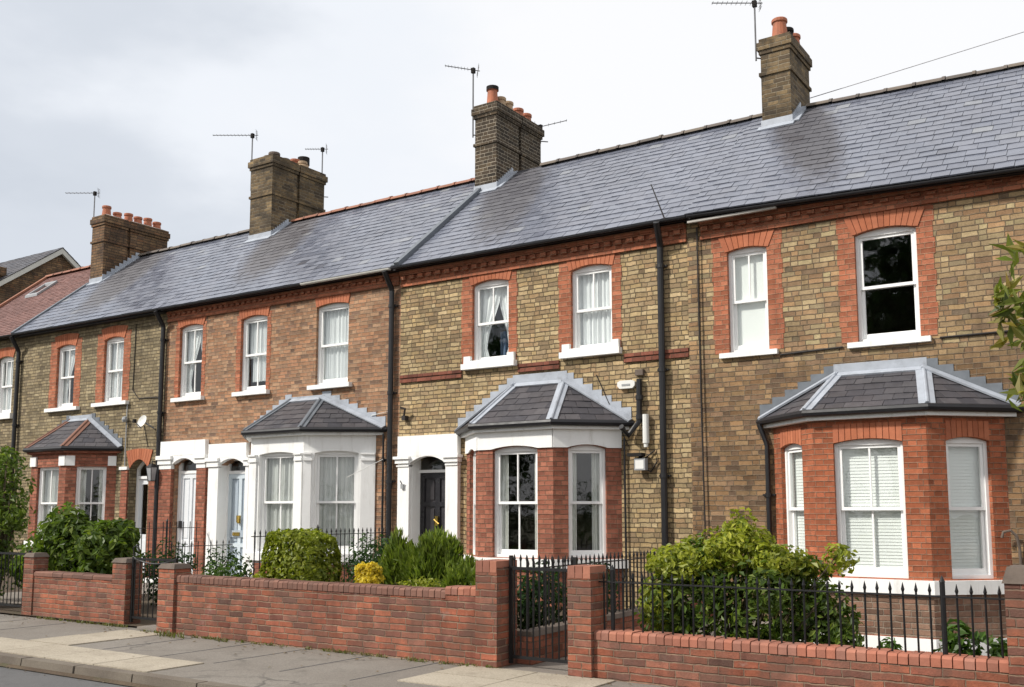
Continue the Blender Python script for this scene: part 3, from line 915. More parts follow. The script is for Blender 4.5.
pot(st, -5.34, 16.42, 9.68, .36, .135, 'terracotta'); pot(st, -5.33, 16.78, 9.68, .33, .12, 'soot'); pot(st, -5.32, 17.08, 9.68, .33, .135, 'terracotta')

# the old roof has settled towards the right: its eaves and ridge run down by a few centimetres a metre
for o in h.children:
    if o.name.split('.')[0] in ('roof', 'ridge_tiles', 'gutter', 'fascia', 'eaves_band', 'side_wall'):
        for vx in o.data.vertices:
            k_ = min(1., max(0., (vx.co.z - 5.66) / .19))
            vx.co.z -= .032 * max(0., min(vx.co.x, -1.0 if o.name.startswith('eaves') else 9.) + 5.6) * k_
        o.data.update()

# ---------------------------------------------------------------- yellow house with the black door
h = thing('terraced_house', (-8.8, YF, 0), 'yellow brick terraced house with a black door, white frieze and dark bay windows', 'house', 'terraced houses along the street')
by = Bay(h, -8.66, -.3, 2.88, 'pier_brick')
wa = (-10.034, -9.278, 4.02, 5.395, .06); wb = (-8.061, -7.312, 4.05, 5.385, .06)
door = arched(-11.37, -10.5, .12, 2.40, .17)
shell(h, X23, X34, 'yellow_brick', [arched(*grow(wa)), arched(*grow(wb)), bay_holes(by), door], [.12, .12, .2, .3])
for w, cur in ((wa, 'swept'), (wb, 'net')):
    surround(h, FAC, *w, 5.63, .22, .16, splay=.05, ringtop=5.56)
    sash_window(h, FAC, *w, bars=(1, 0), sill=(.17, .10, .11, True), curtain=cur)
b = MB(); curtain_sheet(b, FAC, -9.75, -9.32, 4.05, 4.62, .42, .03, 2); b.build('blue_drape', 'blue_cloth', h)
wz = (.79, 2.46, .06)
wins = [(.30, .84, *wz), (.28, 1.12, *wz), (.24, .84, *wz)]
by.walls(wins, 2.80)
for k, w in enumerate(wins):
    sash_window(h, by.fr[k], *w, bars=(1, 1) if k == 1 else (0, 0), curtain='sides', name='bay_window')
b = MB()
for k, w in enumerate(wins):   # white frieze cut out over each window
    u0, u1 = w[0], w[1]
    by.fr[k].plate(b, [(0, 2.475), (u0 - .02, 2.476)] + [(u0 - .02 + (u1 - u0 + .04) * i / 8, 2.475 + .05 * (1 - (i / 4 - 1) ** 2)) for i in range(1, 8)] + [(u1 + .02, 2.475), (by.len[k], 2.475), (by.len[k], 2.80), (0, 2.80)], [], -.03, [], edge=.03)
b.build('bay_frieze', 'white', h)
b = MB(); by.band(b, .64, .78, .07, .10); b.build('bay_sill', 'white', h)
by.eave('white'); by.roof(3.60, .28, hip='lead', step='lead', hipw=.08, toplead=.16)
# door surround
b = MB()
FAC.plate(b, rect(-11.60, -10.27, 2.47, 2.83), [], -.10, [], edge=.11)
FAC.box(b, -11.60, -11.34, .0, 2.34, -.09, .0 - .002); FAC.box(b, -10.53, -10.27, .0, 2.34, -.09, -.002)
for a, c in ((-11.66, -11.30), (-10.57, -10.22)):
    FAC.box(b, a, c, 2.42, 2.469, -.16, -.002); FAC.box(b, a + .025, c - .025, 2.345, 2.419, -.13, -.002)
    FAC.box(b, a + .04, c - .04, 2.29, 2.315, -.11, -.002)
b.build('door_surround', 'white', h)
b = MB()
out = [(-11.34, 2.34), (-11.34, 2.47), (-10.53, 2.47), (-10.53, 2.34)] + [(-10.53 - .81 * i / 10, 2.34 + .13 * (1 - (i / 5 - 1) ** 2) * .95) for i in range(1, 10)]
FAC.plate(b, out[::-1], [], -.097, [], edge=.12); b.build('door_arch', 'white', h)
b = MB(); FAC.box(b, -11.371, -11.33, .1, 2.56, .001, .24); FAC.box(b, -10.54, -10.499, .1, 2.56, .001, .24); b.build('door_reveal', 'white', h)
dr = panel_door(h, FAC, -11.33, -10.54, .13, 2.18, .22, 'door_black', 'door_black_panel', (.30, .45, .25))
b = MB(); FAC.box(b, -10.965, -10.905, 1.25, 1.42, .18, .21); b.tube([FAC.P(-10.99, 1.36, .19), FAC.P(-10.88, 1.28, .19)], .018, 6); b.build('knocker', 'brass', dr)
b = MB(); FAC.box(b, -11.33, -10.54, 2.185, 2.235, .19, .25); b.build('transom', 'frame_white', h)
b = MB(); FAC.quad(b, -11.33, -10.54, 2.236, 2.58, .24); b.build('fanlight', 'glass', h)
b = MB(); FAC.box(b, -11.6, -10.3, -.1, .11, -.35, .40); b.build('doorstep', 'cap_stone', h)
b = MB(); FAC.box(b, -11.50, -11.44, 1.90, 1.98, -.13, -.09); b.tube([FAC.P(-11.47, 1.98, -.12), FAC.P(-11.47, 2.04, -.17)], .012, 6); b.build('doorbell', 'grey_plastic', h)
main_roof(h, X23 + .055, X34, seed=3); ridge(h, -10.4, X34, 'ridge_grey')
fascia(h, X23, X34); gutter(h, X23, X34 + .04); eaves_band(h, X23 + .02, X34 - .07, True, 5.565)
b = MB()   # moulded red string course, broken by the sills
for a, c in ((X23 + .02, -10.25), (-9.08, -8.28), (-7.10, X34 - .07)):
    b = MB()
    FAC.box(b, a, c, 3.80, 3.845, -.03, -.002); FAC.box(b, a, c, 3.846, 3.885, -.018, -.002); FAC.box(b, a, c, 3.886, 3.94, -.035, -.002)
    b.build('string_course', 'string_brick', h)
downpipe(h, -6.43, YF - .08, -.1, 5.52, .05, swan=(.06, -.24, .34))
b = MB(); b.tube([(-6.24, EY - .04, 5.86), (-6.50, EY + .02, 6.50)], [.012, .008], 6); b.build('gutter_bracket', 'cable', h)
b = MB()   # waste pipe beside the bay
b.tube([(-7.02, YF - .30, 2.78), (-7.0, YF - .12, 2.66), (-6.83, YF - .07, 2.86), (-6.82, YF - .07, 3.52)], .045, 8)
b.lathe((-6.82, YF - .07, 3.2), [(.06, 0), (.06, .07)], 10); b.lathe((-6.82, YF - .07, 2.9), [(.06, 0), (.06, .07)], 10)
b.tube([(-7.1, YF - .05, 2.62), (-7.09, YF - .05, -.1)], .016, 6)
b.build('waste_pipe', 'black_plastic', h)
b = MB(); b.tube([(-6.72, YF - .07, 2.53), (-6.72, YF - .07, 2.97)], .05, 10); b.tube([(-6.72, YF - .07, 2.47), (-6.72, YF - .07, 2.53)], .035, 10); b.build('boiler_flue', 'white_plastic', h)
b = MB(); b.tube([(-6.78, YF - .05, 2.28), (-6.60, YF - .03, 2.42), (-6.56, YF - .03, 2.25), (-6.66, YF - .03, 2.10), (-6.9, YF - .03, 2.18)], .012, 6)
b.tube([(-7.05, YF - .015, 2.5), (-7.6, YF - .015, 3.65)], .008, 5); b.build('wall_cable', 'cable', h)
b = MB(); b.box(-6.89, -6.76, YF - .07, YF - .003, 3.58, 3.67); b.build('junction_box', 'cap_stone', h)
b = MB(); FAC.box(b, -11.52, -11.44, 3.12, 3.2, -.1, -.003); b.tube([(-11.48, YF - .08, 3.2), (-11.42, YF - .12, 3.32), (-11.50, YF - .16, 3.34)], .02, 6); b.build('wall_hook', 'cable', h)
st = chimney(h, -11.66, -11.13, 16.1, 17.8, 9.82, 'dark_stack_brick', [8.95], .06, split=16.98)
for (yy, hh, mt, r) in ((16.32, .40, 'terracotta', .12), (16.62, .28, 'buff_pot', .115), (16.9, .28, 'buff_pot', .115), (17.28, .26, 'terracotta', .125), (17.6, .25, 'terracotta', .125)):
    p = pot(st, -11.38, yy, 9.84, hh, r, mt)
b = MB(); b.lathe((-11.38, 16.32, 9.84), [(.13, .33), (.13, .41), (.1, .41)], 14); b.build('pot_band', 'soot', st)

# ---------------------------------------------------------------- russet house with two doors and a white bay
h = thing('terraced_house', (-15.0, YF, 0), 'russet brick terraced house with a white painted bay and two pale front doors', 'house', 'terraced houses along the street')
by = Bay(h, -13.98, -.3, 3.01, 'white', hw=1.46, fw=.70, pr=.75, hwr=1.78)
W2 = [(-17.86, -17.114, 3.92, 5.44, .06), (-15.916, -15.144, 3.92, 5.42, .06), (-13.775, -12.93, 3.91, 5.43, .05)]
dl = arched(-17.87, -17.08, .12, 2.47, .17); dr_ = arched(-16.43, -15.60, .12, 2.42, .17)
shell(h, X12, X23, 'russet_brick', [arched(*(grow(w) if i < 2 else w)) for i, w in enumerate(W2)] + [bay_holes(by), dl, dr_], [.12] * 3 + [.2, .16, .24])
for i, (w, cur) in enumerate(zip(W2, ('swept', 'half_net', 'net'))):
    surround(h, FAC, *w, 5.70, .12, .10, splay=.05 if i else .08, quoin=(i < 2), ringtop=5.52)
    sash_window(h, FAC, *w, bars=(1, 1) if i < 2 else (0, 0), sill=(.12, .085, .10, False), curtain=cur)
wz = (.76, 2.56, .04)
wins = [(.22, .84, *wz), (.24, 1.16, *wz), (.20, 1.00, *wz)]
by.walls(wins, 2.93)
for k, w in enumerate(wins):
    sash_window(h, by.fr[k], *w, bars=(1, 1), curtain='net_grey', name='bay_window', d=.07)
b = MB()
for k in range(3):    # pilasters with moulded capitals either side of every opening
    u0, u1 = wins[k][0], wins[k][1]; f = by.fr[k]; n = by.len[k]
    for a, c in ((.004, u0 - .05), (u1 + .05, n - .004)):
        b = MB(); f.box(b, a, c, -.3, 2.42, -.035, -.002)
        f.box(b, max(0, a - .0), c + .02 if a < .1 else c, 2.421, 2.47, -.06, -.002); f.box(b, a, c, 2.471, 2.53, -.045, -.002); f.box(b, a, c, 2.531, 2.565, -.075, -.002); b.build('bay_pilaster', 'white', h)
b = MB(); by.band(b, .60, .74, .08, .10); b.build('bay_sill', 'white', h)
b = MB(); by.band(b, -.3, .55, .03, .0); b.build('bay_apron', 'pier_brick', h)
by.eave('white'); by.roof(3.66, .34, hip='lead_dark', flash='lead', step='lead', hipw=.075, toplead=.06)
# left door: brick piers with white capitals
b = MB()
FAC.plate(b, rect(-18.25, -16.80, 2.685, 2.99), [], -.10, [], edge=.11)
for a, c in ((-18.34, -17.84), (-17.12, -16.74)):
    FAC.box(b, a, c, 2.60, 2.684, -.15, -.002); FAC.box(b, a + .03, c - .03, 2.50, 2.599, -.12, -.002); FAC.box(b, a + .05, c - .05, 2.40, 2.499, -.09, -.002)
b.build('door_surround', 'white', h)
b = MB()
out = [(-17.84, 2.50), (-17.84, 2.684), (-17.12, 2.684), (-17.12, 2.50)] + [(-17.12 - .72 * i / 10, 2.50 + .12 * (1 - (i / 5 - 1) ** 2)) for i in range(1, 10)]
FAC.plate(b, out[::-1], [], -.096, [], edge=.12); b.build('door_arch', 'white', h)
b = MB()
FAC.box(b, -18.28, -17.89, -.1, 2.40, -.08, -.002); FAC.box(b, -17.07, -16.78, -.1, 2.40, -.08, -.002); b.build('door_piers', 'pier_brick', h)
dd = panel_door(h, FAC, -17.80, -17.14, .13, 2.30, .12, 'door_white', 'door_white', (.30, .70))
b = MB(); FAC.box(b, -17.78, -17.72, 1.15, 1.30, .07, .118); b.build('door_handle', 'black_plastic', dd)
b = MB(); FAC.plate(b, rect(-17.868, -17.082, .13, 2.64), [rect(-17.80, -17.14, .13, 2.30), rect(-17.79, -17.15, 2.36, 2.60)], .10, [.06, .06]); b.build('door_frame', 'frame_white', h)
b = MB(); FAC.quad(b, -17.79, -17.15, 2.36, 2.60, .14); b.build('fanlight', 'glass', h)
# right door: white pilasters
b = MB()
FAC.plate(b, rect(-16.70, -15.56, 2.60, 2.88), [], -.09, [], edge=.10)
for a, c in ((-16.755, -16.36), (-15.64, -15.40)):
    FAC.box(b, a + .06, c - .03, -.1, 2.40, -.08, -.002); FAC.box(b, a, c, 2.52, 2.599, -.14, -.002); FAC.box(b, a + .03, c - .015, 2.41, 2.519, -.11, -.002)
b.build('door_surround', 'white', h)
b = MB()
out = [(-16.40, 2.45), (-16.40, 2.60), (-15.62, 2.60), (-15.62, 2.45)] + [(-15.62 - .78 * i / 10, 2.45 + .12 * (1 - (i / 5 - 1) ** 2)) for i in range(1, 10)]
FAC.plate(b, out[::-1], [], -.087, [], edge=.11); b.build('door_arch', 'white', h)
b = MB(); FAC.box(b, -16.431, -16.40, .1, 2.58, .001, .18); FAC.box(b, -15.63, -15.599, .1, 2.58, .001, .18); b.build('door_reveal', 'white', h)
dd = panel_door(h, FAC, -16.37, -15.66, .13, 2.27, .19, 'door_pale', 'door_groove', (.28, .72))
b = MB(); FAC.box(b, -16.28, -15.86, .98, 1.12, .17, .189); b.build('letter_plate', 'door_groove', dd)
b = MB(); FAC.box(b, -16.17, -15.97, 1.01, 1.08, .15, .169); b.build('letter_slot', 'brass', dd)
b = MB(); FAC.box(b, -16.04, -15.98, 1.26, 1.42, .15, .189); b.tube([FAC.P(-16.01, 1.28, .14), FAC.P(-16.01, 1.42, .14)], .03, 8); b.build('knocker', 'brass', dd)
b = MB(); FAC.plate(b, rect(-16.40, -15.63, .13, 2.58), [rect(-16.37, -15.66, .13, 2.27), rect(-16.35, -15.68, 2.33, 2.54)], .17, [.06, .06]); b.build('door_frame', 'frame_white', h)
b = MB(); FAC.quad(b, -16.35, -15.68, 2.33, 2.54, .21); b.build('fanlight', 'glass', h)
b = MB(); FAC.box(b, -18.3, -15.4, -.1, .11, -.4, .36); b.build('doorstep', 'white', h)
main_roof(h, X12, X23 + .05, seed=2); ridge(h, -17.5, -11.9, 'ridge_red')
fascia(h, X12, X23); gutter(h, X12 + .02, -13.95); g = gutter(h, -13.945, X23 - .05, 'pale_gutter'); g['label'] = 'replaced pale length of gutter'
eaves_band(h, X12 + .03, X23 - .03, False, 5.62)
b = MB()   # raised lead-covered party upstand with its dark flashing
b.strip((X23 + .12, EY - .02, roof_z(EY - .02)), (X23 + .12, 16.1, roof_z(16.1)), .11, .085, RN); b.build('party_upstand', 'lead_dark', h)
b = MB(); b.strip((X23 + .0, EY, roof_z(EY)), (X23 + .0, 16.1, roof_z(16.1)), .10, .03, RN); b.build('party_flashing', 'lead_dark', h)
downpipe(h, -11.80, YF - .08, -.1, 5.5, .05, swan=(.0, -.22, .34)); downpipe(h, -11.98, YF - .05, .3, 2.9, .02)
b = MB(); b.tube([(-11.86, YF - .03, 4.5), (-11.9, YF - .03, 3.3), (-12.3, YF - .03, 3.25)], .008, 5); b.tube([(-12.35, YF - .6, 2.1), (-11.95, YF - .05, 2.45)], .006, 5); b.build('wall_cable', 'white_plastic', h)
st = chimney(h, -18.45, -17.70, 16.15, 17.9, 10.05, 'stack_brick', [9.06], .06, split=17.0)
for (xx, yy, hh, mt, r) in ((-18.2, 16.5, .12, 'cap_stone', .15), (-17.95, 16.42, .14, 'cap_stone', .14), (-18.05, 16.85, .13, 'cap_stone', .14), (-18.05, 17.2, .22, 'terracotta', .13), (-17.86, 17.28, .15, 'buff_pot', .12), (-18.05, 17.5, .34, 'buff_pot', .14)):
    pot(st, xx, yy, 10.07, hh, r, mt)
b = MB(); b.lathe((-18.05, 17.5, 10.07), [(.15, .17), (.15, .36), (.1, .36)], 14); b.build('pot_cowl', 'soot', st)

# ---------------------------------------------------------------- grey-yellow house with the low red bay
h = thing('terraced_house', (-21.2, YF, 0), 'dull yellow brick terraced house with a dark red bay, red-tiled hips and a satellite dish', 'house', 'terraced houses along the street')
by = Bay(h, -21.35, -.3, 2.93, 'pier_brick', hw=1.44, fw=.68, pr=.75)
W1 = [(-22.44, -21.702, 3.96, 5.42, .06), (-20.56, -19.831, 3.98, 5.43, .06)]
dl = arched(-19.42, -18.76, .12, 2.44, .2)
shell(h, X01, X12, 'grey_brick', [arched(*grow(w)) for w in W1] + [bay_holes(by), dl], [.12, .12, .2, .26])
for w, cur in zip(W1, ('swept', 'net')):
    surround(h, FAC, *w, 5.745, .26, .24, splay=.1, ringtop=5.60)
    sash_window(h, FAC, *w, bars=(1, 1), sill=(.28, .085, .10, False), curtain=cur)
wz = (.85, 2.50, .0)
wins = [(.26, .80, *wz), (.26, 1.10, *wz), (.22, .86, *wz)]
by.walls(wins, 2.86)
for k, w in enumerate(wins):
    sash_window(h, by.fr[k], *w, bars=(1, 1), curtain='net_grey' if k != 2 else 'sides', name='bay_window')
b = MB()
for k in range(3):
    u0, u1 = wins[k][0], wins[k][1]; f = by.fr[k]; n = by.len[k]
    for a, c in ((.004, u0 - .03), (u1 + .03, n - .004)):
        b = MB(); f.box(b, a, c, 2.52, 2.74, -.04, -.002); b.build('bay_capital', 'white', h)
b = MB(); by.band(b, .70, .84, .07, .10); b.build('bay_sill', 'white', h)
by.eave('pier_brick'); by.roof(3.64, .34, hip='hip_tile', step='lead_dark', hipw=.09, toplead=.1)
b = MB(); FAC.plate(b, rect(-19.416, -18.764, .13, 2.63), [arched(-19.36, -18.82, 2.28, 2.42, .17), rect(-19.36, -18.82, .13, 2.22)], .18, [.06, .06]); b.build('door_frame', 'frame_white', h)
b = MB(); FAC.quad(b, -19.36, -18.82, 2.26, 2.62, .22); b.build('fanlight', 'glass', h)
b = MB(); FAC.plate(b, rect(-19.36, -18.82, .13, 2.22), [rect(-19.26, -18.92, 1.0, 2.1)], .22, [.03]); FAC.box(b, -19.26, -18.92, .3, .88, .205, .219); dd = b.build('door', 'door_white', h)
b = MB(); FAC.quad(b, -19.26, -18.92, 1.0, 2.1, .24); b.build('door_pane', 'glass', dd)
b = MB(); FAC.box(b, -18.90, -18.86, 1.1, 1.2, .18, .219); b.build('door_handle', 'brass', dd)
b = MB(); FAC.box(b, -19.68, -19.45, -.1, 2.42, -.04, -.002); FAC.box(b, -18.70, -18.42, -.1, 2.42, -.03, -.002); b.build('door_piers', 'pier_brick', h)
b = MB(); FAC.box(b, -19.72, -19.44, 2.421, 2.49, -.07, -.002); b.build('door_capital', 'white', h)
surround(h, FAC, -19.42, -18.76, .5, 2.44, .2, 2.88, .1, .1, splay=.14, quoin=False)
main_roof(h, X01, X12, seed=5); ridge(h, -23.4, -18.5, 'ridge_grey')
fascia(h, X01, X12, z0=5.82); gutter(h, X01, X12)
downpipe(h, -18.34, YF - .08, -.1, 5.5, .05, swan=(.0, -.22, .34)); downpipe(h, -24.0, YF - .08, -.1, 5.45, .05, swan=(.0, -.22, .38))
b = MB(); b.tube([(-19.57, YF - .03, 2.5), (-19.57, YF - .03, 3.5), (-19.57, YF - .03, 3.9)], .014, 8); b.lathe((-19.57, YF - .08, 3.48), [(.001, .14), (.05, .12), (.07, .06), (.05, .01), (.001, 0)], 10); b.build('vent_pipe', 'grey_plastic', h)
b = MB(); b.tube([(-19.4, YF - .015, 5.7), (-19.42, YF - .015, 4.2), (-19.2, YF - .015, 4.0), (-18.45, YF - .015, 3.98)], .01, 5)
b.tube([(-18.97, YF - .015, 3.4), (-18.8, YF - .015, 2.9)], .008, 5); b.build('wall_cable', 'cable', h)
st = chimney(h, -24.04, -23.50, 15.6, 17.6, 9.40, 'red_stack_brick', [8.66], .05, split=16.35)
for yy, hh in ((15.82, .30), (16.15, .20), (16.5, .26), (16.8, .24), (17.12, .28), (17.42, .24)):
    pot(st, -23.77, yy, 9.42, hh, .12, 'terracotta')

# ---------------------------------------------------------------- red-tiled house at the left edge
h = thing('terraced_house', (-26.0, YF, 0), 'terraced house at the left edge under a dull red tiled roof with a skylight', 'house', 'terraced houses along the street')
w0 = (-25.05, -24.35, 3.95, 5.36, .06); w00 = (-27.2, -26.5, 3.95, 5.36, .06)
shell(h, -27.85, X01, 'grey_brick', [arched(*w0), arched(*w00)], [.12, .12])
for w in (w0, w00):
    surround(h, FAC, *w, 5.65, .14, .14, splay=.1, quoin=False)
    sash_window(h, FAC, *w, bars=(2, 2), sill=(.14, .14, .10, False), curtain='net')
main_roof(h, -27.85, X01 - .02, 'red_tile', .2, .12, dz=-.02, seed=9); ridge(h, -27.85, -24.1, 'ridge_red')
fascia(h, -27.85, X01); gutter(h, -27.85, X01)
rf = [o for o in h.children if o.name.startswith('roof')][0]
b = MB(); y0s, y1s = 15.55, 16.15
for (xa, xb, ya, yb) in ((-27.05, -26.98, y0s, y1s), (-26.52, -26.45, y0s, y1s), (-26.98, -26.52, y0s, y0s + .06), (-26.98, -26.52, y1s - .06, y1s)):
    pts = []
    for dz in (.0, .07):
        pts += [(xa, ya, roof_z(ya) + dz), (xb, ya, roof_z(ya) + dz), (xb, yb, roof_z(yb) + dz), (xa, yb, roof_z(yb) + dz)]
    b.hexa(pts)
sk = b.build('skylight', 'grey_plastic', rf)

b = MB(); b.strip((X01 - .03, EY, roof_z(EY)), (X01 - .03, 15.6, roof_z(15.6)), .10, .045, RN); b.build('party_flashing', 'lead_dark', h)
b = MB(); b.strip((-27.82, EY, roof_z(EY)), (-27.82, RY, roof_z(RY)), .12, .06, RN); b.build('verge_tiles', 'ridge_red', h)

# ---------------------------------------------------------------- taller gabled house beyond
gx = -33.0
h = thing('gabled_house', (gx - 4, 20, 0), 'taller brick house with a white-edged gable rising behind the red tiled roof', 'house')
ap = (20.2, 10.85); f0 = (15.0, 7.0); b0 = (25.4, 7.0)
b = MB(); b.poly([(gx, f0[0], -.3), (gx, b0[0], -.3), (gx, b0[0], b0[1]), (gx, *ap), (gx, *f0)])
b.poly([(gx - 7, f0[0], -.3), (gx - 7, b0[0], -.3), (gx - 7, b0[0], b0[1]), (gx - 7, *ap), (gx - 7, *f0)])
b.poly([(gx, f0[0], -.3), (gx - 7, f0[0], -.3), (gx - 7, *f0), (gx, *f0)]); b.poly([(gx, b0[0], -.3), (gx - 7, b0[0], -.3), (gx - 7, *b0), (gx, *b0)])
b.build('gable_wall', 'red_stack_brick', h)
b = MB()
slates(b, [(gx - 7.1, f0[0] - .25, f0[1] - .12), (gx + .15, f0[0] - .25, f0[1] - .12), (gx + .15, ap[0], ap[1] + .06), (gx - 7.1, ap[0], ap[1] + .06)], .3, .25)
slates(b, [(gx - 7.1, b0[0] + .25, b0[1] - .12), (gx + .15, b0[0] + .25, b0[1] - .12), (gx + .15, ap[0], ap[1] + .06), (gx - 7.1, ap[0], ap[1] + .06)], .3, .25)
b.build('roof', 'bay_slate', h, recalc=False)
b = MB()
for e in (f0, b0):
    dy = -.25 if e is f0 else .25
    b.hexa([(gx + .02, e[0] + dy, e[1] - .32), (gx + .02, ap[0], ap[1] - .16), (gx + .02, ap[0], ap[1] + .03), (gx + .02, e[0] + dy, e[1] - .14),
            (gx + .13, e[0] + dy, e[1] - .32), (gx + .13, ap[0], ap[1] - .16), (gx + .13, ap[0], ap[1] + .03), (gx + .13, e[0] + dy, e[1] - .14)])
b.build('bargeboard', 'pale_gutter', h)
b = MB(); b.box(gx - 1.0, gx - .3, 17.4, 18.35, 8.6, 9.75); b.box(gx - 1.06, gx - .24, 17.34, 18.41, 9.55, 9.85); st = b.build('chimney', 'red_stack_brick', h)
pot(st, gx - .65, 17.9, 9.87, .42, .15, 'terracotta')

# ================================================================== things fixed to the houses
def aerial(loc, mast, boom_dir, boom_len, label, n=9, tilt=0., low=0., twin=False):
    t = thing('tv_aerial', loc, label, 'aerial', 'television aerials on the chimneys')
    x, y, z = loc
    b = MB(); b.tube([(x, y, z + low), (x, y, z + mast)], .016, 8)
    b.tube([(x, y, z + low + .05), (x + .12, y + .12, z + low + .05)], .012, 6); b.build('mast', 'alu', t)
    d = V((math.cos(boom_dir), math.sin(boom_dir), tilt)).normalized(); s = V((-d.y, d.x, 0)).normalized(); u = d.cross(s)
    o = V((x, y, z + mast - .04))
    b = MB(); b.tube([o - d * .14, o + d * boom_len], .009, 6); b.build('boom', 'alu', t)
    b = MB()
    for i in range(n):
        p = o + d * (boom_len * (.08 + .9 * i / (n - 1))); l = .085 - .003 * i
        b.tube([p - s * l, p + s * l], .004, 5)
    for k in (-1, 1):   # reflector behind the mast
        for j in range(3):
            q = o - d * .1 + u * (k * (.03 + .04 * j)); b.tube([q - s * .10, q + s * .10], .004, 5)
        b.tube([o - d * .1, o - d * .1 + u * k * .12], .006, 5)
    b.build('elements', 'alu', t)
    b = MB(); b.box(o.x - .035, o.x + .035, o.y - .035, o.y + .035, o.z - .07, o.z + .04); b.build('bracket', 'soot', t)
    return t
aerial((-11.76, 16.16, 9.2), 1.50, math.pi + .59, .60, 'television aerial on a tall mast beside the soot-black chimney', tilt=.16)
aerial((-18.50, 16.2, 9.3), 1.45, math.pi + .59, .98, 'television aerial with the longest boom, left of the squat double chimney', 11)
aerial((-17.95, 18.06, 9.5), 1.36, math.pi + .59, .45, 'smaller television aerial behind the dark cowl of the squat double chimney', 7)
aerial((-24.10, 15.66, 8.6), 1.55, math.pi + .59, .80, 'television aerial left of the chimney with six red pots', 8)
aerial((-5.70, 16.2, 9.3), 1.10, math.pi + .59, .75, 'television aerial by the rightmost chimney, cut off by the top of the photo', 9)
aerial((-11.2, 17.9, 9.5), .42, .59, .6, 'short stubby television aerial behind the soot-black chimney', 5, tilt=.25)

t = thing('satellite_dish', (-19.0, YF, 3.45), 'white satellite dish on the dull yellow brick wall above the glazed door', 'satellite dish')
b = MB(); n = 18
c = V((-18.66, YF - .25, 3.43)); dn = V((.05, -.9, .35)).normalized(); sx = dn.cross(ZUP).normalized(); sy = sx.cross(dn)
vs = []
for r in range(4):
    for k in range(n):
        a = 2 * math.pi * k / n; rr = .13 * r / 3
        vs.append(c + sx * (rr * math.cos(a)) + sy * (rr * 1.1 * math.sin(a)) + dn * (.05 * (r / 3) ** 2))
b.faces(vs, [(r * n + k, r * n + (k + 1) % n, (r + 1) * n + (k + 1) % n, (r + 1) * n + k) for r in range(3) for k in range(n)])
b.build('dish', 'white_plastic', t, smooth=True)
b = MB(); b.tube([c - sy * .15, c + dn * .22 - sy * .09, ], .012, 6); b.tube([c, (c.x + .05, YF - .02, c.z - .12)], .02, 6); b.build('arm', 'grey_plastic', t)
b = MB(); e = c + dn * .22 - sy * .09; b.box(e.x - .03, e.x + .03, e.y - .03, e.y + .03, e.z - .03, e.z + .05); b.build('receiver', 'soot', t)

t = thing('wall_lantern', (-18.42, YF, 2.3), 'black box lantern hanging beside the arched glazed door', 'lantern')
b = MB(); lx, ly = -18.40, YF - .18
b.frustum((lx, ly), .05, .05, .085, .085, 2.16, 2.44); b.build('lantern_glass', 'grey_plastic', t)
b = MB(); b.frustum((lx, ly), .10, .10, .03, .03, 2.445, 2.52); b.box(lx - .06, lx + .06, ly - .06, ly + .06, 2.14, 2.158); b.tube([(lx, ly, 2.5), (lx, ly, 2.58), (lx, YF - .01, 2.55)], .014, 6)
for sx_ in (-1, 1):
    for sy_ in (-1, 1): b.tube([(lx + sx_ * .052, ly + sy_ * .052, 2.16), (lx + sx_ * .087, ly + sy_ * .087, 2.44)], .008, 5)
b.build('lantern_frame', 'iron', t)

t = thing('alarm_box', (-7.05, YF, 3.45), 'small off-white alarm box high on the yellow wall beside the stepped flashing', 'alarm box')
b = MB(); A = [(-7.20, 3.43), (-7.16, 3.39), (-6.94, 3.39), (-6.90, 3.43), (-6.90, 3.49), (-6.95, 3.515), (-7.15, 3.515), (-7.20, 3.49)]
FAC.plate(b, A, [], -.07, [], edge=.067); b.build('alarm_cover', 'white_plastic', t)
b = MB(); FAC.box(b, -7.12, -6.98, 3.43, 3.46, -.076, -.0705); b.build('alarm_strobe', 'grey_plastic', t)

t = thing('security_light', (-6.85, YF, 2.28), 'grey security floodlight under the white flue by the waste pipe', 'wall light')
b = MB(); b.box(-6.88, -6.70, YF - .16, YF - .06, 2.12, 2.30); b.build('light_housing', 'grey_plastic', t)
b = MB(); b.box(-6.98, -6.74, YF - .20, YF - .05, 2.33, 2.38); b.tube([(-6.82, YF - .1, 2.3), (-6.82, YF - .003, 2.36)], .025, 6); b.build('light_hood', 'soot', t)
b = MB(); b.box(-6.86, -6.72, YF - .166, YF - .161, 2.14, 2.27); b.build('light_lens', 'white_plastic', t)

b = MB(); P0, P1 = V((-5.108, 17.2, 8.83)), V((8.15, 17.2, 10.05)); pts = []
for i in range(25):
    tt = i / 24; p = P0.lerp(P1, tt); p.z -= .04 * 4 * tt * (1 - tt); pts.append(p)
b.tube(pts, .008, 5)
tag(b.build('overhead_wire', 'wire'), 'thin overhead wire running from the rightmost chimney up to the right', 'wire')

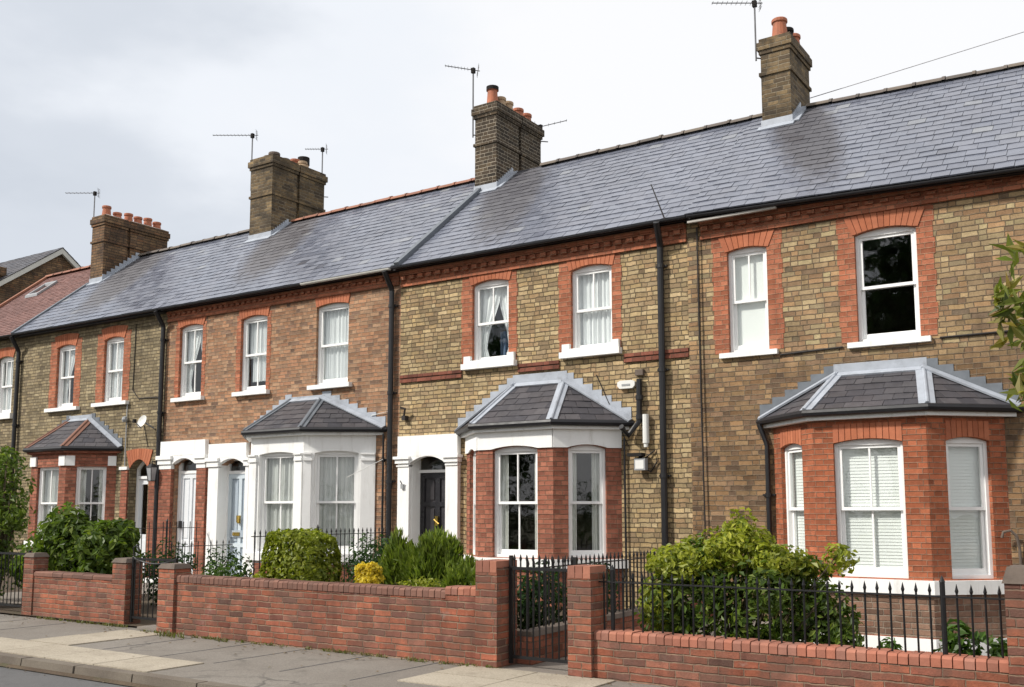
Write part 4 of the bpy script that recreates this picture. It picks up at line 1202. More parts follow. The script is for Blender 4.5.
# ================================================================== ground
b = MB(); S = 400.
b.poly([(-S, -S, -.62), (S, -S, -.62), (S, S, -.62), (-S, S, -.62)]); structure('ground', b, 'earth')
b = MB(); b.poly([(-120, -4.0, -.105), (60, -4.0, -.105), (60, 6.0, -.105), (-120, 6.0, -.105)])
b.poly([(-120, -4.0, -.105), (60, -4.0, -.105), (60, -4.0, -.63), (-120, -4.0, -.63)]); structure('road', b, 'asphalt')
b = MB(); x = -60.; rk = random.Random(3)
while x < 20:
    l = .91 if rk.random() < .7 else rk.uniform(.5, .8)
    z = rk.uniform(-.004, .004); yo = rk.uniform(-.006, .006)
    b.hexa([(x + .008, 5.93 + yo, -.2), (x + l - .008, 5.93 + yo, -.2), (x + l - .008, 6.085, -.2), (x + .008, 6.085, -.2),
            (x + .012, 5.955 + yo, z), (x + l - .012, 5.955 + yo, z), (x + l - .012, 6.085, z), (x + .012, 6.085, z)])
    x += l
structure('kerb', b, 'kerb')
b = MB(); b.box(-120, 60, 6.02, 6.09, -.2, -.012); b.poly([(-120, 5.9, -.095), (60, 5.9, -.095), (60, 5.935, -.07), (-120, 5.935, -.07)]); structure('kerb_joint', b, 'soil')
b = MB(); b.poly([(-120, 6.085, -.006), (60, 6.085, -.006), (60, 8.5, -.006), (-120, 8.5, -.006)]); structure('pavement', b, 'pave_asphalt')
b = MB(); rk = random.Random(5)
def flags(x0, x1, y0, y1, nx, ny, skew=0.):
    for i in range(nx):
        for j in range(ny):
            xa, xb = x0 + (x1 - x0) * i / nx, x0 + (x1 - x0) * (i + 1) / nx
            ya, yb = y0 + (y1 - y0) * j / ny, y0 + (y1 - y0) * (j + 1) / ny
            z = .004 + rk.uniform(-.003, .003); g = .007
            sk = lambda yy: skew * (yy - y0)
            b.hexa([(xa + g + sk(ya), ya + g, -.05), (xb - g + sk(ya), ya + g, -.05), (xb - g + sk(yb), yb - g, -.05), (xa + g + sk(yb), yb - g, -.05),
                    (xa + g + sk(ya), ya + g, z), (xb - g + sk(ya), ya + g, z), (xb - g + sk(yb), yb - g, z), (xa + g + sk(yb), yb - g, z)])
flags(-12.4, -8.2, 6.10, 6.78, 5, 1); flags(-11.35, -10.55, 6.80, 8.12, 1, 2, .0); flags(-6.35, -2.2, 6.10, 6.85, 6, 1) if False else None
flags(-5.95, -4.3, 7.05, 8.12, 2, 2); flags(-17.5, -13.9, 6.95, 7.6, 4, 1) if False else None
structure('flagstone_path', b, 'flag')
b = MB(); rk = random.Random(8)     # tarred joints where the old slabs show through the asphalt
for i in range(26):
    x = -21 + i * .92 + rk.uniform(-.05, .05)
    if -12.5 < x < -10.4: continue
    b.hexa([(x, 6.85, -.007), (x + .014, 6.85, -.007), (x + .03, 8.12, -.007), (x + .012, 8.12, -.007), (x, 6.85, -.003), (x + .014, 6.85, -.003), (x + .03, 8.12, -.003), (x + .012, 8.12, -.003)])
structure('pavement_joint', b, 'asphalt')
b = MB(); b.poly([(-60, 8.3, .02), (-5.72, 8.3, .02), (-5.72, 14., .02), (-60, 14., .02)]); b.poly([(-5.72, 8.3, .02), (-5.72, 14, .02), (-5.72, 14, -.6), (-5.72, 8.3, -.6)]); b.poly([(-4.6, 8.3, -.28), (20, 8.3, -.28), (20, 14., -.28), (-4.6, 14., -.28)])
structure('garden_ground', b, 'soil')
b = MB(); b.box(-5.719, -4.6, 8.15, 14., -.5, .0); b.box(-11.25, -10.72, 8.2, 13.4, .0, .035); b.box(-17.9, -15.6, 8.2, 13.4, .0, .034); structure('garden_path', b, 'garden_paving')

# ================================================================== garden walls, gates, railings
WY = 8.15
def pier(wall, x0, x1, z1, y0=WY - .04, dp=.34, cap='cap_stone', zc=.06, z0=-.06, mat='wall_brick', soldier=False):
    b = MB(); b.box(x0, x1, y0, y0 + dp, z0, z1 - zc); p = b.build('pier', mat, wall)
    b = MB()
    if soldier:
        n = max(3, round((x1 - x0) / .075))
        for i in range(n): b.box(x0 + (x1 - x0) * i / n + .004, x0 + (x1 - x0) * (i + 1) / n - .004, y0 - .004, y0 + dp + .004, z1 - .11, z1)
        b.build('pier_cap', 'coping', p)
    else:
        b.frustum(((x0 + x1) / 2, y0 + dp / 2), (x1 - x0) / 2 + .015, dp / 2 + .015, (x1 - x0) / 2 - .02, dp / 2 - .02, z1 - zc + .002, z1)
        b.build('pier_cap', cap, p)
    return p
def coped_wall(wall, x0, x1, top, mat='coping_old', y0=WY, dp=.22, mode='edge', over=.01, z0=-.06, brick_mat='wall_brick'):
    ch = .085 if mode == 'edge' else .065
    b = MB(); b.box(x0, x1, y0, y0 + dp, z0, top - ch); b.build('wall', brick_mat, wall)
    b = MB(); x = x0; rk = random.Random(int(x0 * 100)); w = .078 if mode == 'edge' else .235
    while x < x1 - .02:
        xe = min(x + w, x1); j = rk.uniform(-.005, .005); jy = rk.uniform(-.004, .004); r = .02
        ya, yb = y0 - over + jy, y0 + dp + over + jy; za, zb_ = top - ch + .003, top + j
        pr = [(ya, za), (ya, zb_ - r), (ya + r, zb_), (yb - r, zb_), (yb, zb_ - r), (yb, za)]
        m = len(pr); pts = [(xx, y, z) for xx in (x + .004, xe - .004) for y, z in pr]
        b.faces(pts, [(k, (k + 1) % m, m + (k + 1) % m, m + k) for k in range(m)] + [tuple(range(m)), tuple(range(m, 2 * m))])
        x = xe
    return b.build('coping', mat, wall)

YA = 8.36
wl = thing('garden_wall', (-13, YA, 0), 'short red brick front wall between two piers under the big dark green bush', 'wall', 'brick front garden walls')
coped_wall(wl, -13.888, -11.992, .64, y0=YA, mode='flat'); pier(wl, -14.13, -13.89, .90, y0=YA - .02, dp=.23); pier(wl, -11.99, -11.70, .88, y0=YA - .04, dp=.26)
wl = thing('garden_wall', (-15.6, YA, 0), 'brick gate pier at the left edge beside the dark gate', 'wall', 'brick front garden walls')
pier(wl, -15.65, -15.4, .90, y0=YA - .02, dp=.23); coped_wall(wl, -19.0, -15.652, .66, y0=YA, mode='flat')
wl = thing('garden_wall', (-8.3, WY, 0), 'long red brick front wall with weathered rounded coping below the conifer and yellow shrub', 'wall', 'brick front garden walls')
pier(wl, -10.74, -10.44, .85, dp=.26); coped_wall(wl, -10.438, -6.24, .715); coped_wall(wl, -6.238, -5.84, .755, mat='coping', y0=WY - .012)
pier(wl, -5.838, -5.585, 1.02, y0=WY - .05, dp=.36, soldier=True)
wl = thing('garden_wall', (-2.8, WY, 0), 'low red brick front wall topped with iron railings in front of the orange bay', 'wall', 'brick front garden walls')
pier(wl, -4.79, -4.545, 1.0, y0=WY - .05, dp=.30, soldier=True); coped_wall(wl, -4.543, -1.12, .425, mat='coping', z0=-.3)
pier(wl, -1.118, -.70, 1.10, y0=WY - .05, dp=.42, zc=.12); coped_wall(wl, -.698, 4.5, .425, mat='coping', z0=-.3)
wl = thing('dividing_wall', (-5.6, 10.5, 0), 'low dark brick dividing wall running back from the middle gate to the yellow house', 'wall')
b = MB()
for i in range(6):
    pass
b.hexa([(-5.60, 8.47, -.4), (-5.42, 8.47, -.4), (-5.60, 13.78, -.4), (-5.80, 13.78, -.4), (-5.60, 8.47, .27), (-5.42, 8.47, .27), (-5.60, 13.78, .30), (-5.80, 13.78, .30)])
b.build('wall', 'pier_brick', wl)
b = MB(); b.hexa([(-5.62, 8.47, .273), (-5.40, 8.47, .273), (-5.58, 13.78, .303), (-5.82, 13.78, .303), (-5.59, 8.47, .32), (-5.43, 8.47, .32), (-5.61, 13.78, .35), (-5.79, 13.78, .35)]); b.build('coping', 'cap_stone', wl)

def railing(p, q, zb, zr, zt, label, spacing=.1, low=None, spear=True, posts=(), r=.009, name='railing', r2=None):
    """iron railing from p to q: flat top rail, pointed bars, stouter posts"""
    p, q = V((*p, 0)), V((*q, 0)); L_ = (q - p).length
    t = thing(name, (p + q) / 2 + V((0, 0, zb)), label, 'railing', 'black iron railings')
    b = MB(); d = (q - p).normalized(); s = V((-d.y, d.x, 0))
    for z in [zr] + ([low] if low else []):
        a, c = p + V((0, 0, z)), q + V((0, 0, z))
        b.hexa([a - s * .018, a + s * .018, c + s * .018, c - s * .018, a - s * .018 + V((0, 0, .012)), a + s * .018 + V((0, 0, .012)), c + s * .018 + V((0, 0, .012)), c - s * .018 + V((0, 0, .012))])
    b.build('rail', 'iron', t)
    b = MB(); n = int(L_ / spacing)
    for i in range(n + 1):
        o = p + d * (L_ * (i + .5) / (n + 1))
        rk_ = random.uniform(-.004, .004)
        b.tube([o + V((0, 0, zb)), o + V((rk_, 0, zt - .07))], r, 6, False)
        if spear: b.tube([o + V((rk_, 0, zt - .075)), o + V((rk_, 0, zt - .055)), o + V((rk_, 0, zt))], [r, r * 1.7, .001], 6, False)
        else: b.tube([o + V((0, 0, zt - .07)), o + V((0, 0, zt))], r, 6)
    b.build('bars', 'iron', t)
    for f in posts:
        o = p + d * (L_ * f); b = MB(); b.tube([o + V((0, 0, zb)), o + V((0, 0, zt + .01))], .02, 8); b.tube([o + V((0, 0, zt + .01)), o + V((0, 0, zt + .06))], [.024, .002], 8); b.build('post', 'iron', t)
    return t
railing((-4.54, WY + .11), (-1.125, WY + .11), .41, .85, .955, 'black iron railing with spear tips along the low wall before the orange bay', .098, posts=(.04, .87), r=.0085)
railing((-5.51, 8.5), (-5.69, 13.7), .33, .92, 1.03, 'black iron railing on the dividing wall running back beside the middle gate', .105)
railing((-11.62, 10.4), (-11.86, 13.7), .02, 1.12, 1.23, 'black iron railing beside the white bay, in front of dark leaves', .12, posts=(.45,))
railing((-15.25, 11.7), (-15.30, 13.2), .02, .86, .97, 'low iron railing in front of the pale blue-grey door', .16, spear=True)
railing((-16.85, 11.9), (-16.75, 13.6), .02, 1.17, 1.30, 'tall plain iron railing before the white panelled door', .16, low=.3, spear=False, posts=(.55,))
def gate(x0, x1, y, zb, zr, zt, label, spear=True, n=10, arch=0.):
    t = thing('iron_gate', ((x0 + x1) / 2, y, zb), label, 'gate', 'black iron gates')
    b = MB()
    for x in (x0 + .02, x1 - .02): b.box(x - .016, x + .016, y - .016, y + .016, zb, zt - .02)
    for z in (zb + .05, zr): b.box(x0 + .037, x1 - .037, y - .01, y + .01, z, z + .03)
    if arch:
        k = 12; pts = [(x0 + (x1 - x0) * i / k, y, zt - .02 - arch * (1 - (2 * i / k - 1) ** 2)) for i in range(k + 1)]
        b.tube(pts, .012, 6)
        b.tube([(x0 + .02, y, zt), (x0 - .0, y, zt + .10), (x0 + .10, y, zt + .14), (x0 + .14, y, zt + .05)], .011, 6)
    b.build('gate_frame', 'iron', t)
    b = MB()
    for i in range(n):
        x = x0 + .06 + (x1 - x0 - .12) * i / (n - 1)
        b.tube([(x, y, zb + .06), (x, y, zt - .07 if spear else zr)], .008, 6, False)
        if spear: b.tube([(x, y, zt - .075), (x, y, zt - .05), (x, y, zt)], [.008, .014, .001], 6, False)
    b.build('bars', 'iron', t)
    b = MB(); b.box(x1 - .06, x1 - .01, y - .04, y - .017, zr - .16, zr - .12); b.build('latch', 'iron', t)
    return t
gate(-5.57, -4.80, 8.30, .03, .93, 1.09, 'black iron gate with spear tips between the two tallest brick piers', True, 10)
gate(-11.67, -10.76, 8.40, .05, .86, .92, 'black iron gate with a dipped scrolled top beside the long wall', False, 9, .08)
gate(-15.38, -14.16, 8.45, .05, .86, .95, 'black iron gate at the left edge of the photo', False, 12)

# ================================================================== plants
def leaves(blobs, size, jitter=.5, up=.3, aspect=.5, shell_=.55, lump=.35, nl=9, fold=.25, droop=0.):
    """many separate folded leaves through a lumpy volume; blobs: (centre, radii, count)"""
    vs = []; fs = []
    for c, rad, cnt in blobs:
        c = np.array(c); rad = np.array(rad)
        lc = RNG.normal(size=(nl, 3)); lc /= np.linalg.norm(lc, axis=1)[:, None]
        lr = RNG.uniform(.3, .55, nl)
        lc *= RNG.uniform(.45, .85, nl)[:, None]
        k = RNG.integers(0, nl, cnt)
        d = RNG.normal(size=(cnt, 3)); d /= np.linalg.norm(d, axis=1)[:, None]
        r = RNG.uniform(shell_, 1., cnt) ** .6
        p = lc[k] + d * (lr[k] * r)[:, None]
        core = RNG.random(cnt) < .35
        p[core] = d[core] * (RNG.uniform(.4, .9, core.sum()))[:, None]
        out = p / (np.linalg.norm(p, axis=1)[:, None] + 1e-6)
        pos = c + p * rad
        n = out * .6 + d * .5 + RNG.normal(size=(cnt, 3)) * jitter; n[:, 2] += up
        n /= np.linalg.norm(n, axis=1)[:, None]
        t = np.cross(n, RNG.normal(size=(cnt, 3))); t /= np.linalg.norm(t, axis=1)[:, None]
        if droop:
            t = t + np.array((0, 0, -droop)); t /= np.linalg.norm(t, axis=1)[:, None]; n = np.cross(t, RNG.normal(size=(cnt, 3))); n /= np.linalg.norm(n, axis=1)[:, None]
        s = np.cross(n, t)
        L_ = size * RNG.uniform(.6, 1.3, cnt)[:, None]
        W_ = L_ * aspect
        base = pos - t * L_ * .5; tip = pos + t * L_ * .5 - n * L_ * .12
        l = pos + s * W_ * .5 - n * W_ * fold * .0 + n * W_ * fold; r_ = pos - s * W_ * .5 + n * W_ * fold
        i0 = len(vs)
        allp = np.stack([base, r_, tip, l], 1).reshape(-1, 3)
        vs.extend(map(tuple, allp))
        for i in range(cnt):
            a = i0 + 4 * i
            fs.append((a, a + 1, a + 2)); fs.append((a, a + 2, a + 3))
    b = MB(); b.v = vs; b.f = fs
    return b
def stems(b, base, tips, r=.02):
    for tp in tips:
        a, c = V(base), V(tp); m = a.lerp(c, .5) + V((random.uniform(-.05, .05), random.uniform(-.05, .05), .05))
        b.tube([a, m, c], [r, r * .7, r * .25], 6)
def shrub(name, base, blobs, size, mat, label, cat='bush', r=.02, group='garden bushes', **kw):
    t = thing(name, base, label, cat, group)
    lb = leaves(blobs, size, **kw); lb.build('foliage', mat, t, recalc=False)
    b = MB(); tips = []
    for c, rad, cnt in blobs:
        for k in range(4):
            tips.append((c[0] + random.uniform(-.6, .6) * rad[0], c[1] + random.uniform(-.6, .6) * rad[1], c[2] + random.uniform(-.2, .7) * rad[2]))
    stems(b, base, tips, r); b.build('stems', 'stem', t, smooth=True)
    return t
shrub('leafy_bush', (-13.9, 9.2, 0), [((-14.7, 9.1, .75), (.7, .5, .60), 1900), ((-13.9, 9.1, .84), (.75, .5, .66), 2300), ((-13.25, 9.15, .80), (.55, .5, .55), 1800), ((-14.2, 9.0, 1.15), (.6, .45, .38), 900), ((-13.05, 9.1, 1.12), (.36, .35, .28), 500)],
      .14, 'leaf_bush', 'big dark green broad-leaved bush filling the garden behind the short brick wall', r=.03)
shrub('tall_shrub', (-16.7, 9.4, 0), [((-16.55, 9.2, 1.1), (.65, .6, .9), 1100), ((-16.75, 9.2, 1.8), (.7, .6, .72), 1000), ((-16.05, 9.2, 1.5), (.38, .4, .45), 380), ((-16.3, 9.2, 2.25), (.4, .4, .35), 220)],
      .11, 'leaf_bush', 'tall loose dark shrub rising at the left edge beside the dark gate', r=.035)
def clipped_bush():
    t = thing('clipped_bush', (-9.1, 8.85, 0), 'neatly clipped square box bush, bright green, behind the long wall', 'bush', 'garden bushes')
    n = 11000
    p = RNG.uniform(-1, 1, (n, 3)); ax = RNG.integers(0, 3, n); sg = np.where(RNG.random(n) < .5, -1, 1)
    on = RNG.random(n) < .62
    idx = np.arange(n)[on]; p[idx, ax[idx]] = sg[idx] * RNG.uniform(.86, 1.04, len(idx))
    ln = np.linalg.norm(p, ord=4.6, axis=1); p = np.where((ln > 1.02)[:, None], p / ln[:, None] * 1.02, p)
    p *= (1 + .05 * np.sin(p[:, [1, 2, 0]] * 7) + .03 * np.sin(p[:, [2, 0, 1]] * 15))
    pos = np.array((-9.0, 8.85, .72)) + p * np.array((.44, .30, .52))
    nn = p / np.linalg.norm(p, axis=1)[:, None] + RNG.normal(size=(n, 3)) * .6; nn[:, 2] += .2; nn /= np.linalg.norm(nn, axis=1)[:, None]
    tt = np.cross(nn, RNG.normal(size=(n, 3))); tt /= np.linalg.norm(tt, axis=1)[:, None]; ss = np.cross(nn, tt)
    L_ = RNG.uniform(.04, .085, n)[:, None]
    allp = np.stack([pos - tt * L_ * .5, pos - ss * L_ * .3 + nn * .006, pos + tt * L_ * .5, pos + ss * L_ * .3 + nn * .006], 1).reshape(-1, 3)
    b = MB(); b.v = list(map(tuple, allp)); b.f = [f for i in range(n) for f in ((4 * i, 4 * i + 1, 4 * i + 2), (4 * i, 4 * i + 2, 4 * i + 3))]
    b.build('foliage', 'leaf_box', t, recalc=False)
    b = MB(); stems(b, (-9.1, 8.85, 0), [(-9.1 + random.uniform(-.4, .4), 8.85 + random.uniform(-.25, .25), random.uniform(.5, 1.0)) for _ in range(12)], .022); b.build('stems', 'stem', t)
clipped_bush()
shrub('small_shrub', (-11.2, 9.5, 0), [((-11.25, 9.5, .5), (.36, .3, .36), 800)], .06, 'leaf_mid', 'small round green shrub below the pale blue-grey door')
shrub('small_shrub', (-10.2, 9.3, 0), [((-10.1, 9.2, .42), (.45, .3, .34), 700), ((-9.75, 9.0, .5), (.25, .25, .25), 300)], .06, 'leaf_lime', 'low yellowish-green shrub just left of the clipped square bush')
shrub('dark_shrub', (-8.6, 9.6, 0), [((-8.95, 10.1, .72), (.6, .5, .55), 1200), ((-8.3, 9.6, .62), (.4, .4, .5), 900)], .07, 'leaf_deep', 'dark leafy shrub between the clipped square bush and the iron railing')
shrub('dark_shrub', (-13.2, 10.6, 0), [((-13.5, 10.4, .45), (.4, .5, .5), 1200), ((-12.9, 11.0, .45), (.45, .6, .45), 900)], .08, 'leaf_deep', 'dark shrub behind the gate with the dipped scrolled top')
shrub('dark_shrub', (-15.3, 10.2, 0), [((-15.3, 10.2, .45), (.55, .5, .5), 1200)], .08, 'leaf_deep', 'dark shrub behind the leftmost gate')
shrub('golden_shrub', (-7.72, 8.62, .3), [((-7.80, 8.62, .85), (.095, .11, .09), 700), ((-7.65, 8.62, .86), (.10, .11, .09), 700), ((-7.72, 8.60, .72), (.17, .12, .11), 1200), ((-7.60, 8.62, .76), (.085, .1, .09), 400)], .045, 'leaf_gold', 'small bright yellow shrub standing on the garden side of the long wall', r=.01, shell_=.6, up=.5)
def spray(name, base, heads, mat, label, cnt, size=.09, lean=.9):
    """feathery upright sprays, as of a soft conifer"""
    t = thing(name, base, label, 'shrub', 'garden bushes')
    vs = []; fs = []
    for (c, rad, n) in heads:
        c = np.array(c); rad = np.array(rad)
        d = RNG.normal(size=(n, 3)); d /= np.linalg.norm(d, axis=1)[:, None]; d[:, 2] = np.where(d[:, 2] < -.3, -d[:, 2], d[:, 2])
        k = 14
        kc = RNG.normal(size=(k, 3)); kc /= np.linalg.norm(kc, axis=1)[:, None]; kc[:, 2] = np.abs(kc[:, 2]); ks = RNG.uniform(.75, 1.18, k)
        near = np.argmax(d @ kc.T, axis=1); r = RNG.uniform(.35, 1., n) ** .5 * ks[near]
        pos = c + d * r[:, None] * rad
        t_ = d * .7 + np.array((0, 0, lean)) + RNG.normal(size=(n, 3)) * .35; t_ /= np.linalg.norm(t_, axis=1)[:, None]
        s_ = np.cross(t_, RNG.normal(size=(n, 3))); s_ /= np.linalg.norm(s_, axis=1)[:, None]
        L_ = size * RNG.uniform(.6, 1.4, n)[:, None]
        i0 = len(vs)
        allp = np.stack([pos - t_ * L_ * .5, pos + s_ * L_ * .14, pos + t_ * L_ * .6, pos - s_ * L_ * .14], 1).reshape(-1, 3)
        vs.extend(map(tuple, allp)); fs += [(i0 + 4 * i, i0 + 4 * i + 1, i0 + 4 * i + 2, i0 + 4 * i + 3) for i in range(n)]
    b = MB(); b.v = vs; b.f = fs; b.build('foliage', mat, t, recalc=False)
    b = MB(); stems(b, base, [tuple(np.array(h_[0]) + np.array((random.uniform(-.5, .5), random.uniform(-.5, .5), random.uniform(0, .6))) * np.array(h_[1])) for h_ in heads for _ in range(4)], .02); b.build('stems', 'stem', t)
spray('conifer_shrub', (-7.3, 9.3, 0), [((-7.80, 9.3, .76), (.19, .24, .50), 900), ((-7.55, 9.25, .7), (.26, .25, .46), 1200), ((-7.9, 9.25, .6), (.18, .2, .4), 600), ((-7.25, 9.2, .68), (.38, .3, .46), 3200), ((-6.85, 9.3, .62), (.3, .3, .38), 1800), ((-7.3, 9.35, .92), (.24, .22, .32), 1300), ((-7.05, 9.3, .95), (.14, .15, .28), 400)], 'leaf_fir', 'feathery bright green conifer shrub in front of the black door', 0, .10)
spray('conifer_shrub', (-6.4, 9.0, 0), [((-6.65, 9.0, .60), (.34, .3, .28), 2000), ((-6.35, 9.0, .58), (.22, .25, .26), 1100)], 'leaf_fir', 'lower spreading green conifer beside the brick gate pier', 0, .085, .4)
shrub('low_plant', (-6.95, 8.62, .3), [((-6.95, 8.60, .66), (.38, .18, .17), 900)], .05, 'leaf_lime', 'low lime-green plant spilling over the long wall before the conifer', r=.01)
shrub('gate_shrub', (-6.2, 9.6, 0), [((-6.1, 9.6, .5), (.32, .5, .40), 1400), ((-5.95, 10.6, .5), (.26, .6, .45), 900)], .075, 'leaf_deep', 'dark green shrub seen through the spear-tipped gate')
shrub('large_bush', (-3.6, 9.3, -.28), [((-4.05, 9.3, .62), (.52, .5, .62), 2400), ((-3.35, 9.3, .60), (.62, .55, .62), 2600), ((-2.8, 9.4, .48), (.36, .4, .52), 1500)], .085, 'leaf_bush', 'large bush behind the spear-tipped railing, dark at its foot', r=.03)
shrub('lime_bush', (-3.75, 9.5, -.28), [((-4.1, 9.25, .98), (.44, .45, .25), 1500), ((-3.65, 9.35, 1.16), (.36, .4, .26), 1300), ((-3.2, 9.35, 1.0), (.42, .4, .22), 1200), ((-3.62, 9.45, 1.34), (.15, .16, .20), 240), ((-2.62, 9.3, 1.06), (.18, .2, .16), 160), ((-4.32, 9.1, .62), (.22, .3, .30), 600)],
      .075, 'leaf_lime', 'lime-yellow leafy shrub spreading over the top of the large dark bush', r=.018, nl=14)
shrub('garden_plant', (-1.6, 9.0, -.28), [((-1.6, 9.0, .25), (.24, .22, .34), 460)], .10, 'leaf_mid', 'small fern-like green plant before the white plinth of the orange bay', 'plant', .012)
shrub('garden_plant', (-2.15, 9.0, -.28), [((-2.15, 9.0, .32), (.12, .12, .10), 130)], .07, 'leaf_mid', 'tiny green plant just showing over the low wall under the bay', 'plant', .01)
shrub('garden_plant', (-1.25, 8.8, -.28), [((-1.25, 8.75, .40), (.11, .12, .14), 160)], .07, 'leaf_mid', 'little green plant at the right end of the low wall beside its pier', 'plant', .01)

def tree(name, base, hgt, crown, size, mat, label, trunk_r, group=None, limbs=7, **kw):
    t = thing(name, base, label, 'tree', group)
    b = MB(); x, y, z = base
    b.tube([(x, y, z), (x + .05, y, z + hgt * .3), (x - .03, y + .05, z + hgt * .62)], [trunk_r * 1.25, trunk_r, trunk_r * .7], 10)
    tops = [c for c, _, _ in crown]
    for i in range(limbs):
        c = V(tops[i % len(tops)]); a = V((x, y, z + hgt * random.uniform(.35, .6))); e = c + V((random.uniform(-.5, .5), random.uniform(-.5, .5), random.uniform(-.2, .5)))
        m = a.lerp(e, .5) + V((0, 0, .2)); b.tube([a, m, e], [trunk_r * .5, trunk_r * .3, trunk_r * .1], 7)
    b.build('trunk', 'bark', t, smooth=True)
    leaves(crown, size, **kw).build('crown', mat, t, recalc=False)
    return t
# street tree whose twigs hang into the right edge of the photo
t = thing('street_tree', (.35, 6.6, 0), 'street tree whose leafy twig hangs into the right edge of the photo', 'tree')
b = MB(); b.tube([(.35, 6.6, -.01), (.33, 6.6, 1.6), (.38, 6.6, 3.6)], [.07, .06, .04], 8)
b.tube([(.34, 6.6, 2.2), (-.1, 6.55, 2.95), (-.45, 6.5, 3.12), (-.72, 6.5, 3.05)], [.02, .012, .008, .004], 6)
b.tube([(.33, 6.6, 1.9), (-.2, 6.5, 2.5), (-.62, 6.45, 2.86)], [.02, .012, .004], 6); b.tube([(.34, 6.6, 1.5), (-.2, 6.5, 2.0), (-.66, 6.45, 2.2)], [.016, .01, .004], 6)
b.tube([(.36, 6.6, 2.8), (.9, 6.8, 3.6)], [.03, .01], 6); b.tube([(.36, 6.6, 3.0), (.3, 6.9, 4.2)], [.03, .01], 6); b.build('trunk', 'bark', t, smooth=True)
lv = leaves([((-.74, 6.48, 2.68), (.13, .2, .26), 70), ((-.70, 6.48, 2.22), (.11, .2, .17), 45), ((-.70, 6.5, 3.02), (.15, .15, .06), 12), ((.0, 6.6, 2.9), (.45, .4, .5), 160), ((.5, 6.8, 3.7), (.7, .6, .8), 500)], .16, aspect=.27, up=.2, jitter=.9, fold=.25, droop=.7)
lv.build('crown', 'leaf_big', t, recalc=False)
# trees over the road, behind the camera (unseen; last two added to darken reflections)
for i, (tx, ty, hh, lab) in enumerate(((-7.6, -7.5, 12.0, 'broad tree across the road, reflected in the big upstairs window'), (-16.5, -8.5, 8., 'middle tree across the road, unseen, added to darken the window reflections'), (-25., -8.2, 8.5, 'far left tree across the road, unseen, added for dark window reflections'))):
    cr = [((tx + random.uniform(-1.6, 1.6), ty + random.uniform(-1.2, 1.2), hh * random.uniform(.4, .9)), (2.2, 1.9, 2.0), 1100) for _ in range(9)] + [((tx, ty, hh * .6), (2.3, 2., 2.8), 1800)]
    tree('roadside_tree', (tx, ty, -.62), hh, cr, .28, 'leaf_deep', lab, .22, 'trees across the road')
t = thing('hedge', (-16, -6.2, -.62), 'long tall dark hedge across the road, unseen, added to darken the window reflections', 'hedge')  # unseen, added so the bay windows mirror something dark
leaves([((-36 + 1.7 * i, -6.2, 1.1), (1.2, .7, 2.1), 620) for i in range(42)], .2).build('foliage', 'leaf_deep', t, recalc=False)

# weeds along the foot of the wall and the path edge: nobody could count them
b = MB(); rk = random.Random(21)
spots = [(-10.3, 8.02, .22, 60), (-9.45, 8.05, .12, 25)] + [(rk.uniform(-13.6, -5.6), (8.10 if True else 8.1), .07, 9) for _ in range(70)] + [(-12.5 + .22 * i, 8.26, .1, 10) for i in range(5)] + [(-5.9, 8.07, .12, 22), (-6.6, 8.08, .12, 16), (-11.9, 8.22, .14, 16)]
for sx_, sy_, sr, n in spots:
    if sx_ < -11.6: sy_ = 8.29
    for k in range(n):
        x, y = sx_ + rk.gauss(0, sr * .6), min(sy_ + .02, sy_ - abs(rk.gauss(0, sr * .22)))
        hh = rk.uniform(.012, .06) * (1.3 if n > 40 else .7); a = rk.uniform(0, 6.28); l = rk.uniform(.02, .06)
        dx, dy = math.cos(a), math.sin(a)
        b.faces([(x - dy * .006, y + dx * .006, -.006), (x + dy * .006, y - dx * .006, -.006), (x + dx * l * .6 + dy * .008, y + dy * l * .6 - dx * .008, hh * .7), (x + dx * l, y + dy * l, hh)], [(0, 1, 2, 3)])
tag(b.build('weeds', 'grass', recalc=False), None, None, None, 'stuff')

b = MB(); rk = random.Random(33)     # leaf litter and grit: nobody could count it
for i in range(420):
    x = rk.uniform(-20, -1); y = 8.12 - abs(rk.gauss(0, .22)) if rk.random() < .6 else (5.9 - abs(rk.gauss(0, .08)) if rk.random() < .5 else rk.uniform(6.1, 8.1))
    if x < -11.7 and y > 7.9: y += .2
    z = -.002 if y > 6.08 else -.10
    a = rk.uniform(0, 6.28); l = rk.uniform(.008, .03); dx, dy = math.cos(a) * l, math.sin(a) * l
    b.faces([(x - dx, y - dy, z + .003), (x + dy * .5, y - dx * .5, z + .010), (x + dx, y + dy, z + .006), (x - dy * .5, y + dx * .5, z + .012)], [(0, 1, 2, 3)])
tag(b.build('leaf_litter', 'litter', recalc=False), None, None, None, 'stuff')

# ================================================================== sky, sun, camera
w = bpy.data.worlds.new('World'); bpy.context.scene.world = w; w.use_nodes = True
nt = w.node_tree; nt.nodes.clear()
SUN_EL, SUN_AZ = math.radians(40), math.radians(-143)    # azimuth measured clockwise from +Y: behind the camera, to the left
def nn(t_, **k):
    o = nt.nodes.new(t_)
    for a, v in k.items(): setattr(o, a, v)
    return o
sky = nn('ShaderNodeTexSky', sky_type='NISHITA', sun_disc=False, sun_elevation=SUN_EL, sun_rotation=SUN_AZ)
sky.air_density = 1.; sky.dust_density = 1.5
bg1 = nn('ShaderNodeBackground'); bg1.inputs[1].default_value = .07; nt.links.new(sky.outputs[0], bg1.inputs[0])
tc = nn('ShaderNodeTexCoord')
mp = nn('ShaderNodeMapping'); mp.inputs['Scale'].default_value = (1., 1., 2.2); mp.inputs['Location'].default_value = (.9, .3, .45); nt.links.new(tc.outputs['Generated'], mp.inputs[0])
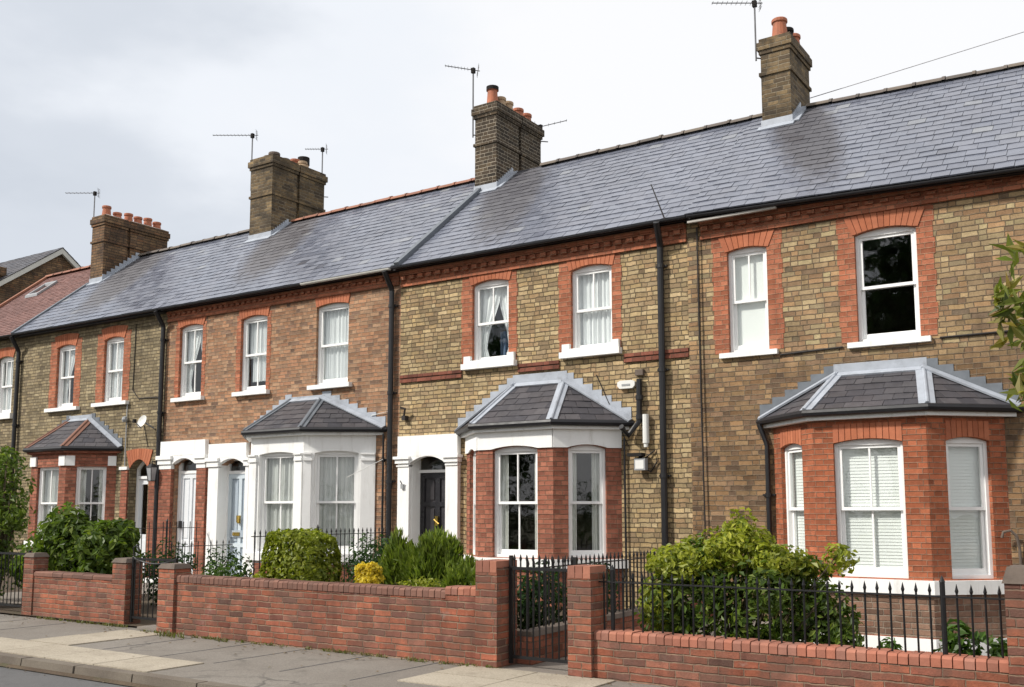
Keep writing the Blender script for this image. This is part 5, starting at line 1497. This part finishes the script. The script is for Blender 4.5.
def wnoise(scale, det, rough):
    o = nn('ShaderNodeTexNoise'); o.inputs['Scale'].default_value = scale; o.inputs['Detail'].default_value = det; o.inputs['Roughness'].default_value = rough
    nt.links.new(mp.outputs[0], o.inputs['Vector']); return o.outputs['Fac']
n1 = wnoise(2.1, 6., .52); n2 = wnoise(1.0, 3., .5)
# the cloud deck is thinner and brighter towards the right of the street, greyer low on the left
sep = nn('ShaderNodeSeparateXYZ'); nt.links.new(tc.outputs['Generated'], sep.inputs[0])
def wm(op, a, b_):
    o = nn('ShaderNodeMath', operation=op)
    for i, v in enumerate((a, b_)):
        if isinstance(v, (int, float)): o.inputs[i].default_value = v
        else: nt.links.new(v, o.inputs[i])
    return o.outputs[0]
g = wm('ADD', -.20, wm('ADD', wm('MULTIPLY', sep.outputs[0], .72), wm('MULTIPLY', sep.outputs[2], .75)))
v = wm('ADD', wm('ADD', wm('MULTIPLY', n1, 1.15), wm('MULTIPLY', n2, .7)), g)
cr = nn('ShaderNodeValToRGB'); cr.color_ramp.interpolation = 'EASE'
E_ = cr.color_ramp.elements
E_[0].position = .05; E_[0].color = (.50, .54, .60, 1); E_[1].position = .82; E_[1].color = (.885, .885, .895, 1)
e = E_.new(.32); e.color = (.62, .655, .71, 1); e = E_.new(.55); e.color = (.80, .825, .865, 1)
nt.links.new(v, cr.inputs[0])
bg2 = nn('ShaderNodeBackground'); bg2.inputs[1].default_value = .66; nt.links.new(cr.outputs[0], bg2.inputs[0])
mx = nn('ShaderNodeMixShader'); mx.inputs[0].default_value = .92
nt.links.new(bg1.outputs[0], mx.inputs[1]); nt.links.new(bg2.outputs[0], mx.inputs[2])
wo = nn('ShaderNodeOutputWorld'); nt.links.new(mx.outputs[0], wo.inputs[0])

sd = bpy.data.lights.new('sun', 'SUN'); sd.energy = 2.4; sd.angle = math.radians(4); sd.color = (1., .95, .87)
so = bpy.data.objects.new('sun', sd); C.objects.link(so)
d = V((math.sin(SUN_AZ) * math.cos(SUN_EL), math.cos(SUN_AZ) * math.cos(SUN_EL), math.sin(SUN_EL)))
so.rotation_euler = d.to_track_quat('Z', 'Y').to_euler(); so.location = (-10, -10, 30)

cd = bpy.data.cameras.new('camera'); co = bpy.data.objects.new('camera', cd); C.objects.link(co)
pitch = math.atan(.115); phi = math.atan(1000 / (math.cos(pitch) * 1508))
cp, sp = math.cos(pitch), math.sin(pitch); s_, c_ = math.sin(phi), math.cos(phi)
F = V((-s_ * cp, c_ * cp, sp)); R = V((c_, s_, 0)); U = R.cross(F)
co.matrix_world = Matrix(((R.x, U.x, -F.x, 0), (R.y, U.y, -F.y, 0), (R.z, U.z, -F.z, 1.5), (0, 0, 0, 1)))
cd.sensor_fit = 'HORIZONTAL'; cd.sensor_width = 36.; cd.lens = 36. * 1000 / 1024; cd.shift_y = 53 / 1024
cd.clip_start = .05; cd.clip_end = 2000
sc = bpy.context.scene; sc.camera = co
sc.view_settings.view_transform = 'Standard'; sc.view_settings.look = 'None'; sc.view_settings.exposure = .84; sc.view_settings.gamma = 1
sc.render.engine = 'CYCLES'; sc.cycles.max_bounces = 6; sc.cycles.transparent_max_bounces = 12
